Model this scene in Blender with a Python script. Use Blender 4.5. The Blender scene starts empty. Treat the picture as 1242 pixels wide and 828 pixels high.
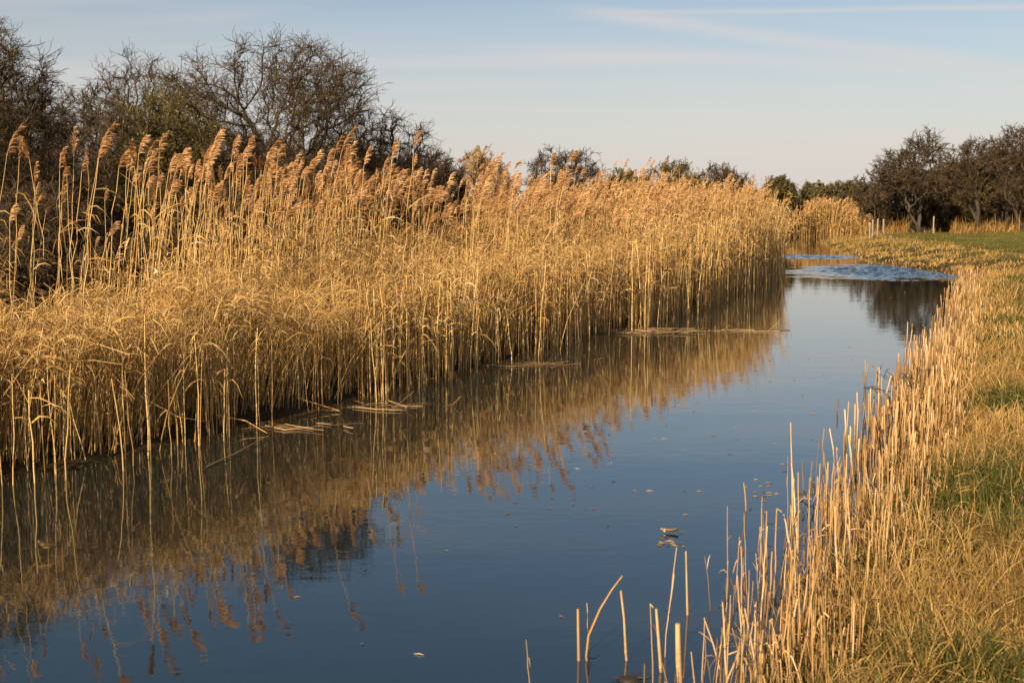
import bpy, math
import numpy as np

RS = np.random.default_rng(11)
C = bpy.context.scene.collection
H = 2.4                       # eye height above the water
FPX = 1380.0                  # focal length in pixels of a 1242 px wide frame
PITCH = math.atan((414 - 257) / FPX)
CP, SP = math.cos(PITCH), math.sin(PITCH)
UP = np.array([0, 0, 1.0])


def at(px, py, z=0.0, depth=None):
    """world point seen at a place of the photo: on the level z, or at a distance"""
    xc, yc = (px - 621) / FPX, (414 - py) / FPX
    d = np.array([xc, CP + yc * SP, -SP + yc * CP])
    t = (z - H) / d[2] if depth is None else depth / d[1]
    return np.array([0, 0, H]) + d * t


# ---------------------------------------------------------------- mesh helpers
class MB:
    def __init__(self):
        self.v, self.f, self.m, self.r, self.n = [], [], [], [], 0

    def add(self, v, f, mat=0, rnd=0.5):
        v = np.asarray(v, float).reshape(-1, 3)
        f = np.asarray(f, np.int64).reshape(-1, 4)
        self.v.append(v)
        self.f.append(f + self.n)
        self.m.append(np.full(len(f), mat, np.int32))
        self.r.append(np.broadcast_to(np.asarray(rnd, float), (len(v),)))
        self.n += len(v)

    def build(self, name, mats, parent=None, smooth=True):
        o = bpy.data.objects.new(name, self.mesh(name, mats, smooth))
        C.objects.link(o)
        o.parent = parent
        return o

    def mesh(self, name, mats, smooth=True):
        me = bpy.data.meshes.new(name)
        v = np.concatenate(self.v)
        f = np.concatenate(self.f)
        me.vertices.add(len(v))
        me.vertices.foreach_set('co', v.astype(np.float32).ravel())
        me.loops.add(len(f) * 4)
        me.loops.foreach_set('vertex_index', f.astype(np.int32).ravel())
        me.polygons.add(len(f))
        me.polygons.foreach_set('loop_start', np.arange(0, len(f) * 4, 4, dtype=np.int32))
        for m in (mats if isinstance(mats, (list, tuple)) else [mats]):
            me.materials.append(m)
        me.polygons.foreach_set('material_index', np.concatenate(self.m))
        me.polygons.foreach_set('use_smooth', np.full(len(f), smooth))
        a = me.attributes.new('rnd', 'FLOAT', 'POINT')
        a.data.foreach_set('value', np.concatenate(self.r).astype(np.float32))
        me.update(calc_edges=True)
        return me


def unit(v):
    return v / np.maximum(np.linalg.norm(v, axis=-1, keepdims=True), 1e-9)


def tangents(P):
    T = np.empty_like(P)
    T[:, 1:-1] = P[:, 2:] - P[:, :-2]
    T[:, 0] = P[:, 1] - P[:, 0]
    T[:, -1] = P[:, -1] - P[:, -2]
    return unit(T)


def add_tubes(mb, P, R, sides=3, mat=0, rnd=None, cap=False):
    """P (N,k,3) centre lines, R (N,k) radii"""
    N, k, _ = P.shape
    if N == 0:
        return
    T = tangents(P)
    ref = np.where(np.abs(T[:, :1, 2:3]) > 0.8, np.array([1.0, 0.13, 0]), np.array([0.05, 0.1, 1.0]))
    A = unit(np.cross(T, np.broadcast_to(ref, T.shape)))
    B = np.cross(T, A)
    th = np.arange(sides) * 2 * math.pi / sides
    V = P[:, :, None] + R[:, :, None, None] * (A[:, :, None] * np.cos(th)[:, None] + B[:, :, None] * np.sin(th)[:, None])
    idx = np.arange(N * k * sides).reshape(N, k, sides)
    nx = np.roll(idx, -1, axis=2)
    F = np.stack([idx[:, :-1], nx[:, :-1], nx[:, 1:], idx[:, 1:]], -1)
    rnd = RS.random(N) if rnd is None else np.broadcast_to(rnd, (N,))
    mb.add(V, F, mat, np.repeat(rnd, k * sides))
    if cap and sides == 4:
        mb.add(V[:, -1], np.arange(N * 4).reshape(N, 4), mat, np.repeat(rnd, 4))
    if cap and sides == 6:
        q = np.arange(N * 6).reshape(N, 6)
        mb.add(V[:, -1], np.concatenate([q[:, :4], q[:, [0, 3, 4, 5]]]), mat, np.repeat(rnd, 6))


def add_ribbons(mb, P, W, S, mat=0, rnd=None):
    """P (N,k,3), W (N,k) half widths, S (N,3) or (N,k,3) side directions"""
    N, k, _ = P.shape
    if N == 0:
        return
    if S.ndim == 2:
        S = np.broadcast_to(S[:, None], P.shape)
    T = tangents(P)
    S = unit(S - T * np.sum(S * T, -1, keepdims=True))
    V = np.stack([P - S * W[..., None], P + S * W[..., None]], 2)
    idx = np.arange(N * k * 2).reshape(N, k, 2)
    F = np.stack([idx[:, :-1, 0], idx[:, :-1, 1], idx[:, 1:, 1], idx[:, 1:, 0]], -1)
    rnd = RS.random(N) if rnd is None else np.broadcast_to(rnd, (N,))
    mb.add(V, F, mat, np.repeat(rnd, k * 2))


def rdir(n, flat=1.0):
    v = RS.normal(size=(n, 3))
    v[:, 2] *= flat
    return unit(v)


def ss(x, a, b):
    t = np.clip((x - a) / (b - a), 0, 1)
    return t * t * (3 - 2 * t)


_w = np.random.default_rng(5)
_K = [(_w.normal(size=2), _w.random() * 6.28) for _ in range(14)]


def noise2(x, y, scale):
    """smooth noise about 0..1"""
    s = 0
    for k, ph in _K:
        s = s + np.sin((x * k[0] + y * k[1]) * 2.2 / scale + ph)
    return np.clip(0.5 + s / 9.0, 0, 1)


# ---------------------------------------------------------------- custom properties
def tag(o, label, cat=None, group=None, kind=None):
    o['label'] = label
    if cat:
        o['category'] = cat
    if group:
        o['group'] = group
    if kind:
        o['kind'] = kind
    return o


def empty(name, loc, rz=0.0):
    o = bpy.data.objects.new(name, None)
    o.empty_display_size = 0.2
    C.objects.link(o)
    o.location = loc
    o.rotation_euler = (0, 0, rz)
    return o


# ---------------------------------------------------------------- materials
def new_mat(name):
    m = bpy.data.materials.new(name)
    m.use_nodes = True
    nt = m.node_tree
    nt.nodes.clear()
    return m, nt.nodes, nt.links


def ramp(nd, stops):
    r = nd.new('ShaderNodeValToRGB')
    el = r.color_ramp.elements
    while len(el) < len(stops):
        el.new(0.5)
    for e, (p, c) in zip(el, stops):
        e.position = p
        e.color = (*c, 1)
    return r


def plant_mat(name, stops, trans=0.25, rough=0.75, noise_scale=18.0, noise_amt=0.35, spec=0.25, stretch=(1, 1, 1)):
    m, nd, ln = new_mat(name)
    at_ = nd.new('ShaderNodeAttribute')
    at_.attribute_name = 'rnd'
    tc = nd.new('ShaderNodeTexCoord')
    mp = nd.new('ShaderNodeMapping')
    mp.inputs['Scale'].default_value = stretch
    ln.new(tc.outputs['Object'], mp.inputs['Vector'])
    nz = nd.new('ShaderNodeTexNoise')
    nz.inputs['Scale'].default_value = noise_scale
    nz.inputs['Detail'].default_value = 3
    ln.new(mp.outputs[0], nz.inputs['Vector'])
    ma = nd.new('ShaderNodeMath')
    ma.operation = 'MULTIPLY_ADD'
    ln.new(nz.outputs['Fac'], ma.inputs[0])
    ma.inputs[1].default_value = noise_amt * 2
    ma.inputs[2].default_value = -noise_amt
    ad = nd.new('ShaderNodeMath')
    ad.operation = 'ADD'
    ad.use_clamp = True
    ln.new(at_.outputs['Fac'], ad.inputs[0])
    ln.new(ma.outputs[0], ad.inputs[1])
    rp = ramp(nd, stops)
    ln.new(ad.outputs[0], rp.inputs['Fac'])
    b = nd.new('ShaderNodeBsdfPrincipled')
    b.inputs['Roughness'].default_value = rough
    b.inputs['Specular IOR Level'].default_value = spec
    ln.new(rp.outputs['Color'], b.inputs['Base Color'])
    out = nd.new('ShaderNodeOutputMaterial')
    if trans > 0:
        t = nd.new('ShaderNodeBsdfTranslucent')
        ln.new(rp.outputs['Color'], t.inputs['Color'])
        mx = nd.new('ShaderNodeMixShader')
        mx.inputs['Fac'].default_value = trans
        ln.new(b.outputs[0], mx.inputs[1])
        ln.new(t.outputs[0], mx.inputs[2])
        ln.new(mx.outputs[0], out.inputs['Surface'])
    else:
        ln.new(b.outputs[0], out.inputs['Surface'])
    return m


M = {}
M['stem'] = plant_mat('reed_stem_straw', [(0, (.20, .105, .032)), (.45, (.45, .27, .088)), (1, (.64, .45, .19))], 0.0, 0.55, 9, .3, .3)
M['leaf'] = plant_mat('reed_leaf_straw', [(0, (.23, .12, .034)), (.5, (.50, .30, .095)), (.85, (.64, .43, .165)), (1, (.76, .60, .34))], 0.25, 0.6, 12, .2, .25)
M['plume'] = plant_mat('reed_plume', [(0, (.27, .145, .062)), (.5, (.57, .33, .145)), (1, (.78, .55, .31))], 0.35, 0.9, 25, .2, .05)
M['stub'] = plant_mat('cut_reed_stem', [(0, (.18, .10, .036)), (.45, (.36, .21, .075)), (1, (.58, .40, .20))], 0.0, 0.5, 14, .4, .35, (1, 1, .35))
M['straw'] = plant_mat('dry_grass', [(0, (.12, .065, .018)), (.5, (.31, .18, .052)), (1, (.56, .37, .135))], 0.25, 0.7, 6, .2, .2)
M['bankstraw'] = plant_mat('old_sward_grass', [(0, (.065, .045, .014)), (.5, (.175, .118, .034)), (1, (.40, .275, .10))], 0.25, 0.7, 3, .3, .2)
M['green'] = plant_mat('bank_grass', [(0, (.04, .052, .010)), (.45, (.09, .10, .017)), (.75, (.18, .145, .034)), (1, (.34, .23, .066))], 0.3, 0.6, 2, .25, .25)
M['field'] = plant_mat('field_grass', [(0, (.075, .08, .014)), (.6, (.15, .135, .026)), (1, (.27, .20, .05))], 0.3, 0.6, .6, .35, .2)
M['dark_field'] = plant_mat('dark_field_grass', [(0, (.025, .032, .008)), (.6, (.05, .052, .012)), (1, (.10, .075, .024))], 0.25, 0.6, .6, .35, .2)
M['bark'] = plant_mat('dark_bark', [(0, (.03, .022, .015)), (.5, (.055, .042, .028)), (1, (.10, .08, .055))], 0.0, 0.9, 14, .6, .2)
M['twig'] = plant_mat('bare_twigs', [(0, (.028, .018, .009)), (.6, (.062, .041, .021)), (1, (.135, .095, .048))], 0.0, 0.8, 4, .3, .25)
M['olive_twig'] = plant_mat('lichen_twigs', [(0, (.035, .028, .010)), (.6, (.085, .066, .021)), (1, (.16, .122, .04))], 0.0, 0.8, 3, .3, .2)
M['tan_twig'] = plant_mat('pale_willow_twigs', [(0, (.20, .13, .065)), (.6, (.32, .215, .11)), (1, (.42, .30, .17))], 0.0, 0.8, 3, .3, .2)
M['bud'] = plant_mat('buds_and_lichen', [(0, (.07, .062, .022)), (.5, (.14, .12, .04)), (1, (.22, .20, .07))], 0.3, 0.7, 2, .3, .15)
M['greenbud'] = plant_mat('evergreen_leaves', [(0, (.03, .03, .012)), (.5, (.065, .06, .022)), (1, (.12, .10, .036))], 0.25, 0.6, 2, .3, .25)
M['wet'] = plant_mat('wet_dark_wood', [(0, (.02, .014, .01)), (1, (.07, .05, .032))], 0.0, 0.5, 8, .3, .4)
M['post'] = plant_mat('weathered_post', [(0, (.14, .105, .07)), (.5, (.28, .22, .15)), (1, (.42, .35, .26))], 0.0, 0.85, 9, .5, .2, (4, 4, .6))
M['posttop'] = plant_mat('sawn_post_top', [(0, (.5, .46, .4)), (1, (.72, .68, .6))], 0.0, 0.8, 20, .4, .2)
M['pale'] = plant_mat('pale_husk', [(0, (.62, .5, .36)), (1, (.8, .72, .58))], 0.2, 0.6, 30, .3, .3)
def stain(m, z0, z1, col):
    """mud left on the foot of the stems by the water"""
    nd, ln = m.node_tree.nodes, m.node_tree.links
    rp = next(n for n in nd if n.type == 'VALTORGB')
    tc = next(n for n in nd if n.type == 'TEX_COORD')
    nz = nd.new('ShaderNodeTexNoise')
    nz.inputs['Scale'].default_value = 40
    ln.new(tc.outputs['Object'], nz.inputs['Vector'])
    sp = nd.new('ShaderNodeSeparateXYZ')
    ln.new(tc.outputs['Object'], sp.inputs[0])
    ad = nd.new('ShaderNodeMath')
    ad.operation = 'MULTIPLY_ADD'
    ln.new(nz.outputs['Fac'], ad.inputs[0])
    ad.inputs[1].default_value = .35
    ln.new(sp.outputs['Z'], ad.inputs[2])
    mr = nd.new('ShaderNodeMapRange')
    mr.inputs['From Min'].default_value = z0
    mr.inputs['From Max'].default_value = z1
    ln.new(ad.outputs[0], mr.inputs['Value'])
    mx = nd.new('ShaderNodeMix')
    mx.data_type = 'RGBA'
    mx.inputs['A'].default_value = (*col, 1)
    ln.new(mr.outputs[0], mx.inputs['Factor'])
    ln.new(rp.outputs['Color'], mx.inputs['B'])
    for l_ in [l_ for l_ in ln if l_.from_node == rp and l_.to_node != mx]:
        t_ = l_.to_socket
        ln.remove(l_)
        ln.new(mx.outputs['Result'], t_)


stain(M['stub'], .22, .45, (.17, .10, .045))
M['litter'] = plant_mat('wet_litter', [(0, (.10, .06, .025)), (.6, (.26, .165, .075)), (1, (.45, .32, .17))], 0.1, 0.5, 10, .3, .4)

# ---------------------------------------------------------------- the river and its banks
LEFT = [(-20, -14), (-12, -1)] + [tuple(at(*p)[:2]) for p in
        [(0, 578), (110, 566), (210, 537), (325, 506), (405, 492), (484, 466), (545, 452), (610, 435), (673, 417), (730, 404), (820, 380),
         (881, 356), (937, 336), (943, 318), (944, 303), (940, 289)]] + [(30, 112), (45, 118), (90, 126)]
RIGHT = [(-13, -16), (-4.2, -3), (0.0, 3.2)] + [tuple(at(*p)[:2]) for p in
         [(930, 828), (1043, 650), (1088, 580), (1110, 534), (1130, 480), (1150, 430), (1162, 390), (1160, 362), (1182, 338), (1140, 331),
          (1092, 324), (1050, 314), (1018, 304), (994, 293)]] + [(30, 100), (45, 107), (90, 114)]
LEFT, RIGHT = np.array(LEFT), np.array(RIGHT)
POLY = np.concatenate([LEFT, RIGHT[::-1]])


def _seg(P, ch):
    a, b = ch[:-1], ch[1:]
    ab = b - a
    best = np.full(len(P), 1e9)
    for i in range(len(a)):
        t = np.clip(((P - a[i]) @ ab[i]) / (ab[i] @ ab[i]), 0, 1)
        d = np.hypot(P[:, 0] - a[i, 0] - t * ab[i, 0], P[:, 1] - a[i, 1] - t * ab[i, 1])
        best = np.minimum(best, d)
    return best


def bank(x, y):
    """signed distance to the waterline (positive on land) and whether the right bank is the nearer"""
    P = np.stack([np.ravel(x), np.ravel(y)], 1)
    dl, dr = _seg(P, LEFT), _seg(P, RIGHT)
    ins = np.zeros(len(P), bool)
    j = len(POLY) - 1
    for i in range(len(POLY)):
        (xi, yi), (xj, yj) = POLY[i], POLY[j]
        c = ((yi > P[:, 1]) != (yj > P[:, 1])) & (P[:, 0] < (xj - xi) * (P[:, 1] - yi) / (yj - yi + 1e-12) + xi)
        ins ^= c
        j = i
    d = np.minimum(dl, dr)
    return np.where(ins, -d, d), dr < dl


def ground_z(x, y, s=None, right=None):
    x, y = np.ravel(x), np.ravel(y)
    if s is None:
        s, right = bank(x, y)
    bump = (noise2(x, y, 1.7) - .5) * .10 + (noise2(y, x, 0.6) - .5) * .05
    zr = np.where(s < 0, s * .5, .22 * ss(s, 0, .8) + .40 * ss(s, .6, 3.5) + .30 * ss(s, 5, 16)) + bump * ss(s, .3, 2)
    zl = np.where(s < 0, s * .5, .04 + .3 * ss(s, .5, 6)) + bump * .6 * ss(s, .3, 2)
    return np.maximum(np.where(right, zr, zl), -.9)


xs = np.concatenate([[-1600, -900, -500, -300, -180, -110, -70, -48, -36], np.arange(-28, 62, .45), [66, 74, 90, 120, 180, 300, 500, 900, 1600]])
ys = np.concatenate([[-900, -300, -100, -50, -30], np.arange(-20, 30, .45), np.arange(30, 135, .8), [140, 155, 180, 230, 320, 480, 800, 1500, 2600]])
GX, GY = np.meshgrid(xs, ys, indexing='ij')
GZ = ground_z(GX, GY).reshape(GX.shape)
mb = MB()
ix = np.arange(GX.size).reshape(GX.shape)
mb.add(np.stack([GX, GY, GZ], -1), np.stack([ix[:-1, :-1], ix[1:, :-1], ix[1:, 1:], ix[:-1, 1:]], -1))

m, nd, ln = new_mat('bank_soil_and_turf')
geo = nd.new('ShaderNodeNewGeometry')
n1 = nd.new('ShaderNodeTexNoise'); n1.inputs['Scale'].default_value = .35; n1.inputs['Detail'].default_value = 6
n2 = nd.new('ShaderNodeTexNoise'); n2.inputs['Scale'].default_value = 14; n2.inputs['Detail'].default_value = 5
ln.new(geo.outputs['Position'], n1.inputs['Vector']); ln.new(geo.outputs['Position'], n2.inputs['Vector'])
r1 = ramp(nd, [(.3, (.075, .085, .02)), (.55, (.12, .115, .03)), (.75, (.22, .16, .06))])
r2 = ramp(nd, [(.3, (.018, .013, .008)), (.7, (.06, .042, .022))])
ln.new(n1.outputs['Fac'], r1.inputs['Fac']); ln.new(n2.outputs['Fac'], r2.inputs['Fac'])
sep = nd.new('ShaderNodeSeparateXYZ'); ln.new(geo.outputs['Position'], sep.inputs[0])
mr = nd.new('ShaderNodeMapRange'); mr.inputs['From Min'].default_value = .35; mr.inputs['From Max'].default_value = .75
ln.new(sep.outputs['Z'], mr.inputs['Value'])
mx = nd.new('ShaderNodeMix'); mx.data_type = 'RGBA'
ln.new(mr.outputs[0], mx.inputs['Factor']); ln.new(r2.outputs['Color'], mx.inputs['A']); ln.new(r1.outputs['Color'], mx.inputs['B'])
b = nd.new('ShaderNodeBsdfPrincipled'); b.inputs['Roughness'].default_value = .95; b.inputs['Specular IOR Level'].default_value = .1
ln.new(mx.outputs['Result'], b.inputs['Base Color'])
bp = nd.new('ShaderNodeBump'); bp.inputs['Strength'].default_value = .6; bp.inputs['Distance'].default_value = .05
ln.new(n2.outputs['Fac'], bp.inputs['Height']); ln.new(bp.outputs[0], b.inputs['Normal'])
o = nd.new('ShaderNodeOutputMaterial'); ln.new(b.outputs[0], o.inputs['Surface'])
tag(mb.build('ground', m), 'flat meadow and low river banks of dark soil and turf', kind='structure')

# ---------------------------------------------------------------- water
GUST = .0125
m, nd, ln = new_mat('river_water')
geo = nd.new('ShaderNodeNewGeometry')


def vmath(op, a=None, b_=None, scale=None):
    n = nd.new('ShaderNodeVectorMath'); n.operation = op
    if a is not None: ln.new(a, n.inputs[0])
    if isinstance(b_, tuple): n.inputs[1].default_value = b_
    elif b_ is not None: ln.new(b_, n.inputs[1])
    if scale is not None: n.inputs['Scale'].default_value = scale
    return n.outputs['Value' if op in ('LENGTH', 'DOT_PRODUCT') else 'Vector']


def fmath(op, a, b_=0.0, clamp=False):
    n = nd.new('ShaderNodeMath'); n.operation = op; n.use_clamp = clamp
    for i, q in enumerate((a, b_)):
        if isinstance(q, (int, float)): n.inputs[i].default_value = q
        else: ln.new(q, n.inputs[i])
    return n.outputs[0]


def noise_at(vec, scale, detail=2, dist=0.0):
    n = nd.new('ShaderNodeTexNoise'); n.inputs['Scale'].default_value = scale; n.inputs['Detail'].default_value = detail
    n.inputs['Distortion'].default_value = dist
    ln.new(vec, n.inputs['Vector'])
    return n.outputs['Fac']


pos = geo.outputs['Position']
mp = nd.new('ShaderNodeMapping'); mp.inputs['Rotation'].default_value = (0, 0, math.radians(-22)); mp.inputs['Scale'].default_value = (.55, 1.25, 1)
ln.new(pos, mp.inputs['Vector'])
calm = fmath('ADD', fmath('MULTIPLY', noise_at(mp.outputs[0], 1.3, 2), .0021), fmath('MULTIPLY', noise_at(mp.outputs[0], 7.5, 2), .0006))
hgt = calm
bp = nd.new('ShaderNodeBump'); bp.inputs['Strength'].default_value = 1.0; bp.inputs['Distance'].default_value = 1.0
ln.new(hgt, bp.inputs['Height'])
b = nd.new('ShaderNodeBsdfPrincipled')
b.inputs['Base Color'].default_value = (.004, .012, .013, 1)
b.inputs['Roughness'].default_value = .025
b.inputs['IOR'].default_value = 1.95
b.inputs['Coat Weight'].default_value = .15; b.inputs['Coat IOR'].default_value = 1.9; b.inputs['Coat Roughness'].default_value = .02
ln.new(bp.outputs[0], b.inputs['Coat Normal'])
ln.new(bp.outputs[0], b.inputs['Normal'])
o = nd.new('ShaderNodeOutputMaterial'); ln.new(b.outputs[0], o.inputs['Surface'])
# two gusts of wind ruffle the surface: real ripples
wx = np.concatenate([[-60, -30, -10, 0, 6, 9, 10.5], np.arange(11, 22, .07), [23, 26, 40, 70, 110]])
wy = np.concatenate([[-30, -10, 0, 10, 20, 30, 36, 38.5], np.arange(39, 66.5, .07), [68, 75, 90, 110, 140]])
WX, WY = np.meshgrid(wx, wy, indexing='ij')


def gust(c, ax, ay, gain, slope):
    dx, dy = WX - c[0] - (WY - c[1]) * slope, WY - c[1]
    d = np.hypot(dx / ax, dy / ay) + (noise2(WX, WY, 1.2) - .5) * .25 + (noise2(WY, WX, .4) - .5) * .12
    return gain * (1 - ss(d, .30, 1.06)) * (.75 + .45 * noise2(WX, WY, .8))


gm = np.maximum(gust(at(1078, 329), 4.7, 6.6, 1.0, .22), gust(at(988, 311.5), 3.4, 3.6, .7, .25))
wz = 0
for _ in range(22):
    wl = RS.uniform(.24, .62)
    aa = RS.normal(-1.2, .55)
    kx, ky = math.cos(aa) * 6.283 / wl, math.sin(aa) * 6.283 / wl
    wz = wz + np.sin(WX * kx + WY * ky + RS.uniform(0, 6.28) + 1.5 * noise2(WX, WY, 1.5)) * wl
wz = wz * gm * GUST
mb = MB()
ix = np.arange(WX.size).reshape(WX.shape)
mb.add(np.stack([WX, WY, wz], -1), np.stack([ix[:-1, :-1], ix[1:, :-1], ix[1:, 1:], ix[:-1, 1:]], -1))
tag(mb.build('water', m), 'calm dark river mirroring the reeds and the blue sky', kind='structure')


# ---------------------------------------------------------------- scattering
def scatter(x0, x1, y0, y1, dens, side_right, smin, smax, fov=.66, margin=1.5, left=0):
    n = int((x1 - x0) * (y1 - y0) * dens)
    x, y = RS.uniform(x0, x1, n), RS.uniform(y0, y1, n)
    k = np.abs(x) < fov * np.maximum(y, 0) + margin + np.where(x < 0, left, 0)
    x, y = x[k], y[k]
    s, r = bank(x, y)
    k = (r == side_right) & (s > smin) & (s < smax)
    return x[k], y[k], s[k]


def stem_lines(x, y, z, h, lean_az, lean, k, wob=.012):
    N = len(x)
    t = np.linspace(0, 1, k)[None]
    d = np.stack([np.cos(lean_az), np.sin(lean_az)], -1)
    bend = (lean[:, None] * (.45 * t + .55 * t * t)) * h[:, None]
    P = np.empty((N, k, 3))
    P[..., 0] = x[:, None] + d[:, :1] * bend
    P[..., 1] = y[:, None] + d[:, 1:] * bend
    P[..., 2] = z[:, None] + h[:, None] * t * np.sqrt(np.maximum(1 - .5 * lean[:, None] ** 2, .3))
    P[:, 1:-1, :2] += RS.normal(size=(N, k - 2, 2)) * wob * h[:, None, None]
    return P


def point_on(P, t):
    """points at parameter t (N,m) of lines P (N,k,3)"""
    k = P.shape[1]
    f = np.clip(t, 0, .9999) * (k - 1)
    i = f.astype(int)
    w = (f - i)[..., None]
    r = np.arange(len(P))[:, None]
    return P[r, i] * (1 - w) + P[r, i + 1] * w


def add_leaves(mb, P, m, tmin, tmax, lmin, lmax, width, mat, droop=1.0, windy=.35, k=4):
    N = len(P)
    if N == 0:
        return
    t = RS.uniform(tmin, tmax, (N, m))
    o_ = point_on(P, t).reshape(-1, 3)
    n = len(o_)
    az = RS.uniform(0, 2 * math.pi, n)
    out = np.stack([np.cos(az) + windy, np.sin(az) - .1, np.zeros(n)], -1)
    L = RS.uniform(lmin, lmax, n)
    el = RS.uniform(.2, 1.4, n)
    dr = RS.uniform(.3, 1.5, n) * droop
    q = np.linspace(0, 1, k)[None, :, None]
    LP = o_[:, None] + L[:, None, None] * (out[:, None] * q * .75 + UP * (el[:, None, None] * q - dr[:, None, None] * 1.1 * q * q))
    LP[:, :, 2] = np.maximum(LP[:, :, 2], .01)
    w = width * RS.uniform(.6, 1.3, n)[:, None] * np.array([.7, 1, .7, .12] if k == 4 else [.8, 1, .15])[None]
    S = unit(np.stack([-np.sin(az), np.cos(az), RS.normal(size=n) * .8], -1))
    add_ribbons(mb, LP, w, S, mat)


def add_plumes(mb, tip, d, L, wind, m, width, mat):
    """feathery one-sided seed heads at the tips"""
    N = len(tip)
    if N == 0:
        return
    u = np.sort(RS.uniform(0, 1, (N, m)), 1)
    ax = tip[:, None] + d[:, None] * (L[:, None] * u)[..., None] + wind[:, None] * (.30 * L[:, None] * u * u)[..., None] - UP * (.06 * L[:, None] * u ** 3)[..., None]
    az = RS.uniform(0, 2 * math.pi, (N, m))
    out = np.stack([np.cos(az), np.sin(az), np.zeros_like(az)], -1)
    ln_ = L[:, None] * (.20 + .26 * np.sin(np.clip(u + .12, 0, 1) * math.pi * .92)) * RS.uniform(.7, 1.25, (N, m))
    dirs = unit(d[:, None] * 1.15 + out * .42 + wind[:, None] * .25)
    q = np.array([0, .4, .75, 1.0])
    B = ax[:, :, None] + ln_[..., None, None] * (dirs[:, :, None] * q[:, None] + (wind[:, None, None] * .36 - UP * .56) * (q ** 2)[:, None])
    B = B.reshape(-1, 4, 3)
    w = (width * RS.uniform(.6, 1.3, len(B)))[:, None] * np.array([.45, 1, .9, .25])
    rn = np.clip(np.repeat(RS.random(N), m) * .6 + RS.random(N * m) * .4, 0, 1)
    add_ribbons(mb, B, w, rdir(len(B)), mat, rn)
    axl = np.stack([point_on(ax, np.full((N, 1), s))[:, 0] for s in (0, .33, .66, .999)], 1)
    add_tubes(mb, axl, np.full((N, 4), width * .8) * np.array([1, .9, .7, .3]), 3, mat)


# ---------------------------------------------------------------- left reed bed: leafy lower layer and distant plumes (nobody could count it)
bed = MB()          # materials: stem, leaf, plume
RM = [M['stem'], M['leaf'], M['plume']]
wind0 = np.array([1.0, -.12, 0])


def lower_h(y):
    return np.interp(y, [4, 11, 16, 22, 28, 34, 40, 46, 70], [1.25, 1.36, 1.52, 1.72, 1.9, 2.35, 2.75, 2.65, 2.2])


for (y0, y1, x0, x1, dens, smax, rad, nl, lw, kk) in [(0, 17, -16, 4, 165, 5.0, .0056, 8, .0052, 4), (17, 28, -8, 8, 96, 5.2, .0078, 6, .0080, 4),
                                                    (28, 46, -3, 14, 62, 6.0, .0105, 6, .013, 3), (46, 106, 4, 28, 16, 5.5, .018, 5, .032, 3)]:
    x, y, s = scatter(x0, x1, y0, y1, dens, False, .16 if y0 < 17 else -.12, smax, left=4 if y0 < 17 else 0)
    k = RS.random(len(x)) < np.clip(.35 + (s + .1) * 1.2, 0, 1) * (np.where(y < 14, .4, .18) + 1.15 * noise2(x, y, .5) * (.5 + noise2(y, x, 1.6)))
    if y0 < 17:         # the mat is a narrow fringe at the near end and widens up the river
        pxx = x / np.maximum(y, 1) * FPX + 621
        k &= s < np.where(pxx < -25, 5.0, 2.0 + 2.6 * ss(pxx, 170, 500)) + (noise2(x, y, .9) - .5) * .9  # unseen reeds left of the view kept deep, added to block the sun
    x, y, s = x[k], y[k], s[k]
    n = len(x)
    z = np.minimum(ground_z(x, y, s, np.zeros(n, bool)), .3) - .05
    h = lower_h(y) * (.74 + .38 * RS.random(n)) * (.78 + .26 * noise2(x, y, 2.4) + .2 * noise2(y, x, .8))
    az = RS.normal(0.0, .9, n)
    lean = np.abs(RS.normal(.10, .12, n))
    if y0 < 17:         # the rim of the mat sags out over the water
        rim = (1 - ss(s, .2, 1.6)) * (RS.random(n) < .75)
        az = np.where(rim > .1, math.atan2(-.54, .84) + RS.normal(0, .6, n), az)
        lean = lean + rim * RS.uniform(.05, .42, n)
    P = stem_lines(x, y, z, h, az, lean, 6)
    R = rad * RS.uniform(.6, 1.25, n)[:, None] * np.linspace(1, .5, 6)[None]
    add_tubes(bed, P, R, 3, 0)
    add_leaves(bed, P, nl, .72 if y0 < 17 else .48, 1.0, .09, .30 if y0 < 17 else .27, lw, 1, .9, .35, kk)
    if y1 > 20:
        kp = RS.random(n) < .05
        add_plumes(bed, P[kp, -1], unit(P[kp, -1] - P[kp, -2]), RS.uniform(.2, .3, kp.sum()), np.broadcast_to(wind0, (kp.sum(), 3)), 12, rad * 1.1, 2)
    # tangled broken leaves and stems lying over the tops
    nt_ = int(n * (2.6 if y0 < 17 else .6))
    i = RS.integers(0, n, nt_)
    c = P[i, -1] * np.array([1, 1, 1.0]) + RS.normal(size=(nt_, 3)) * np.array([.13, .13, .08]) - UP * .04 * (y0 < 17)
    dd = rdir(nt_, .45)
    L = RS.uniform(.10, .34, nt_)[:, None, None]
    q = np.array([-.5, 0, .5])[None, :, None]
    TP = c[:, None] + dd[:, None] * L * q - UP * (L * (q * q) * RS.uniform(.2, 1.2, nt_)[:, None, None])
    add_ribbons(bed, TP, lw * .75 * RS.uniform(.5, 1.2, nt_)[:, None] * np.array([.5, 1, .3]), rdir(nt_), 1, np.clip(RS.random(nt_) * .8 + .25 * noise2(c[:, 0], c[:, 1], .6), 0, 1))

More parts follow.
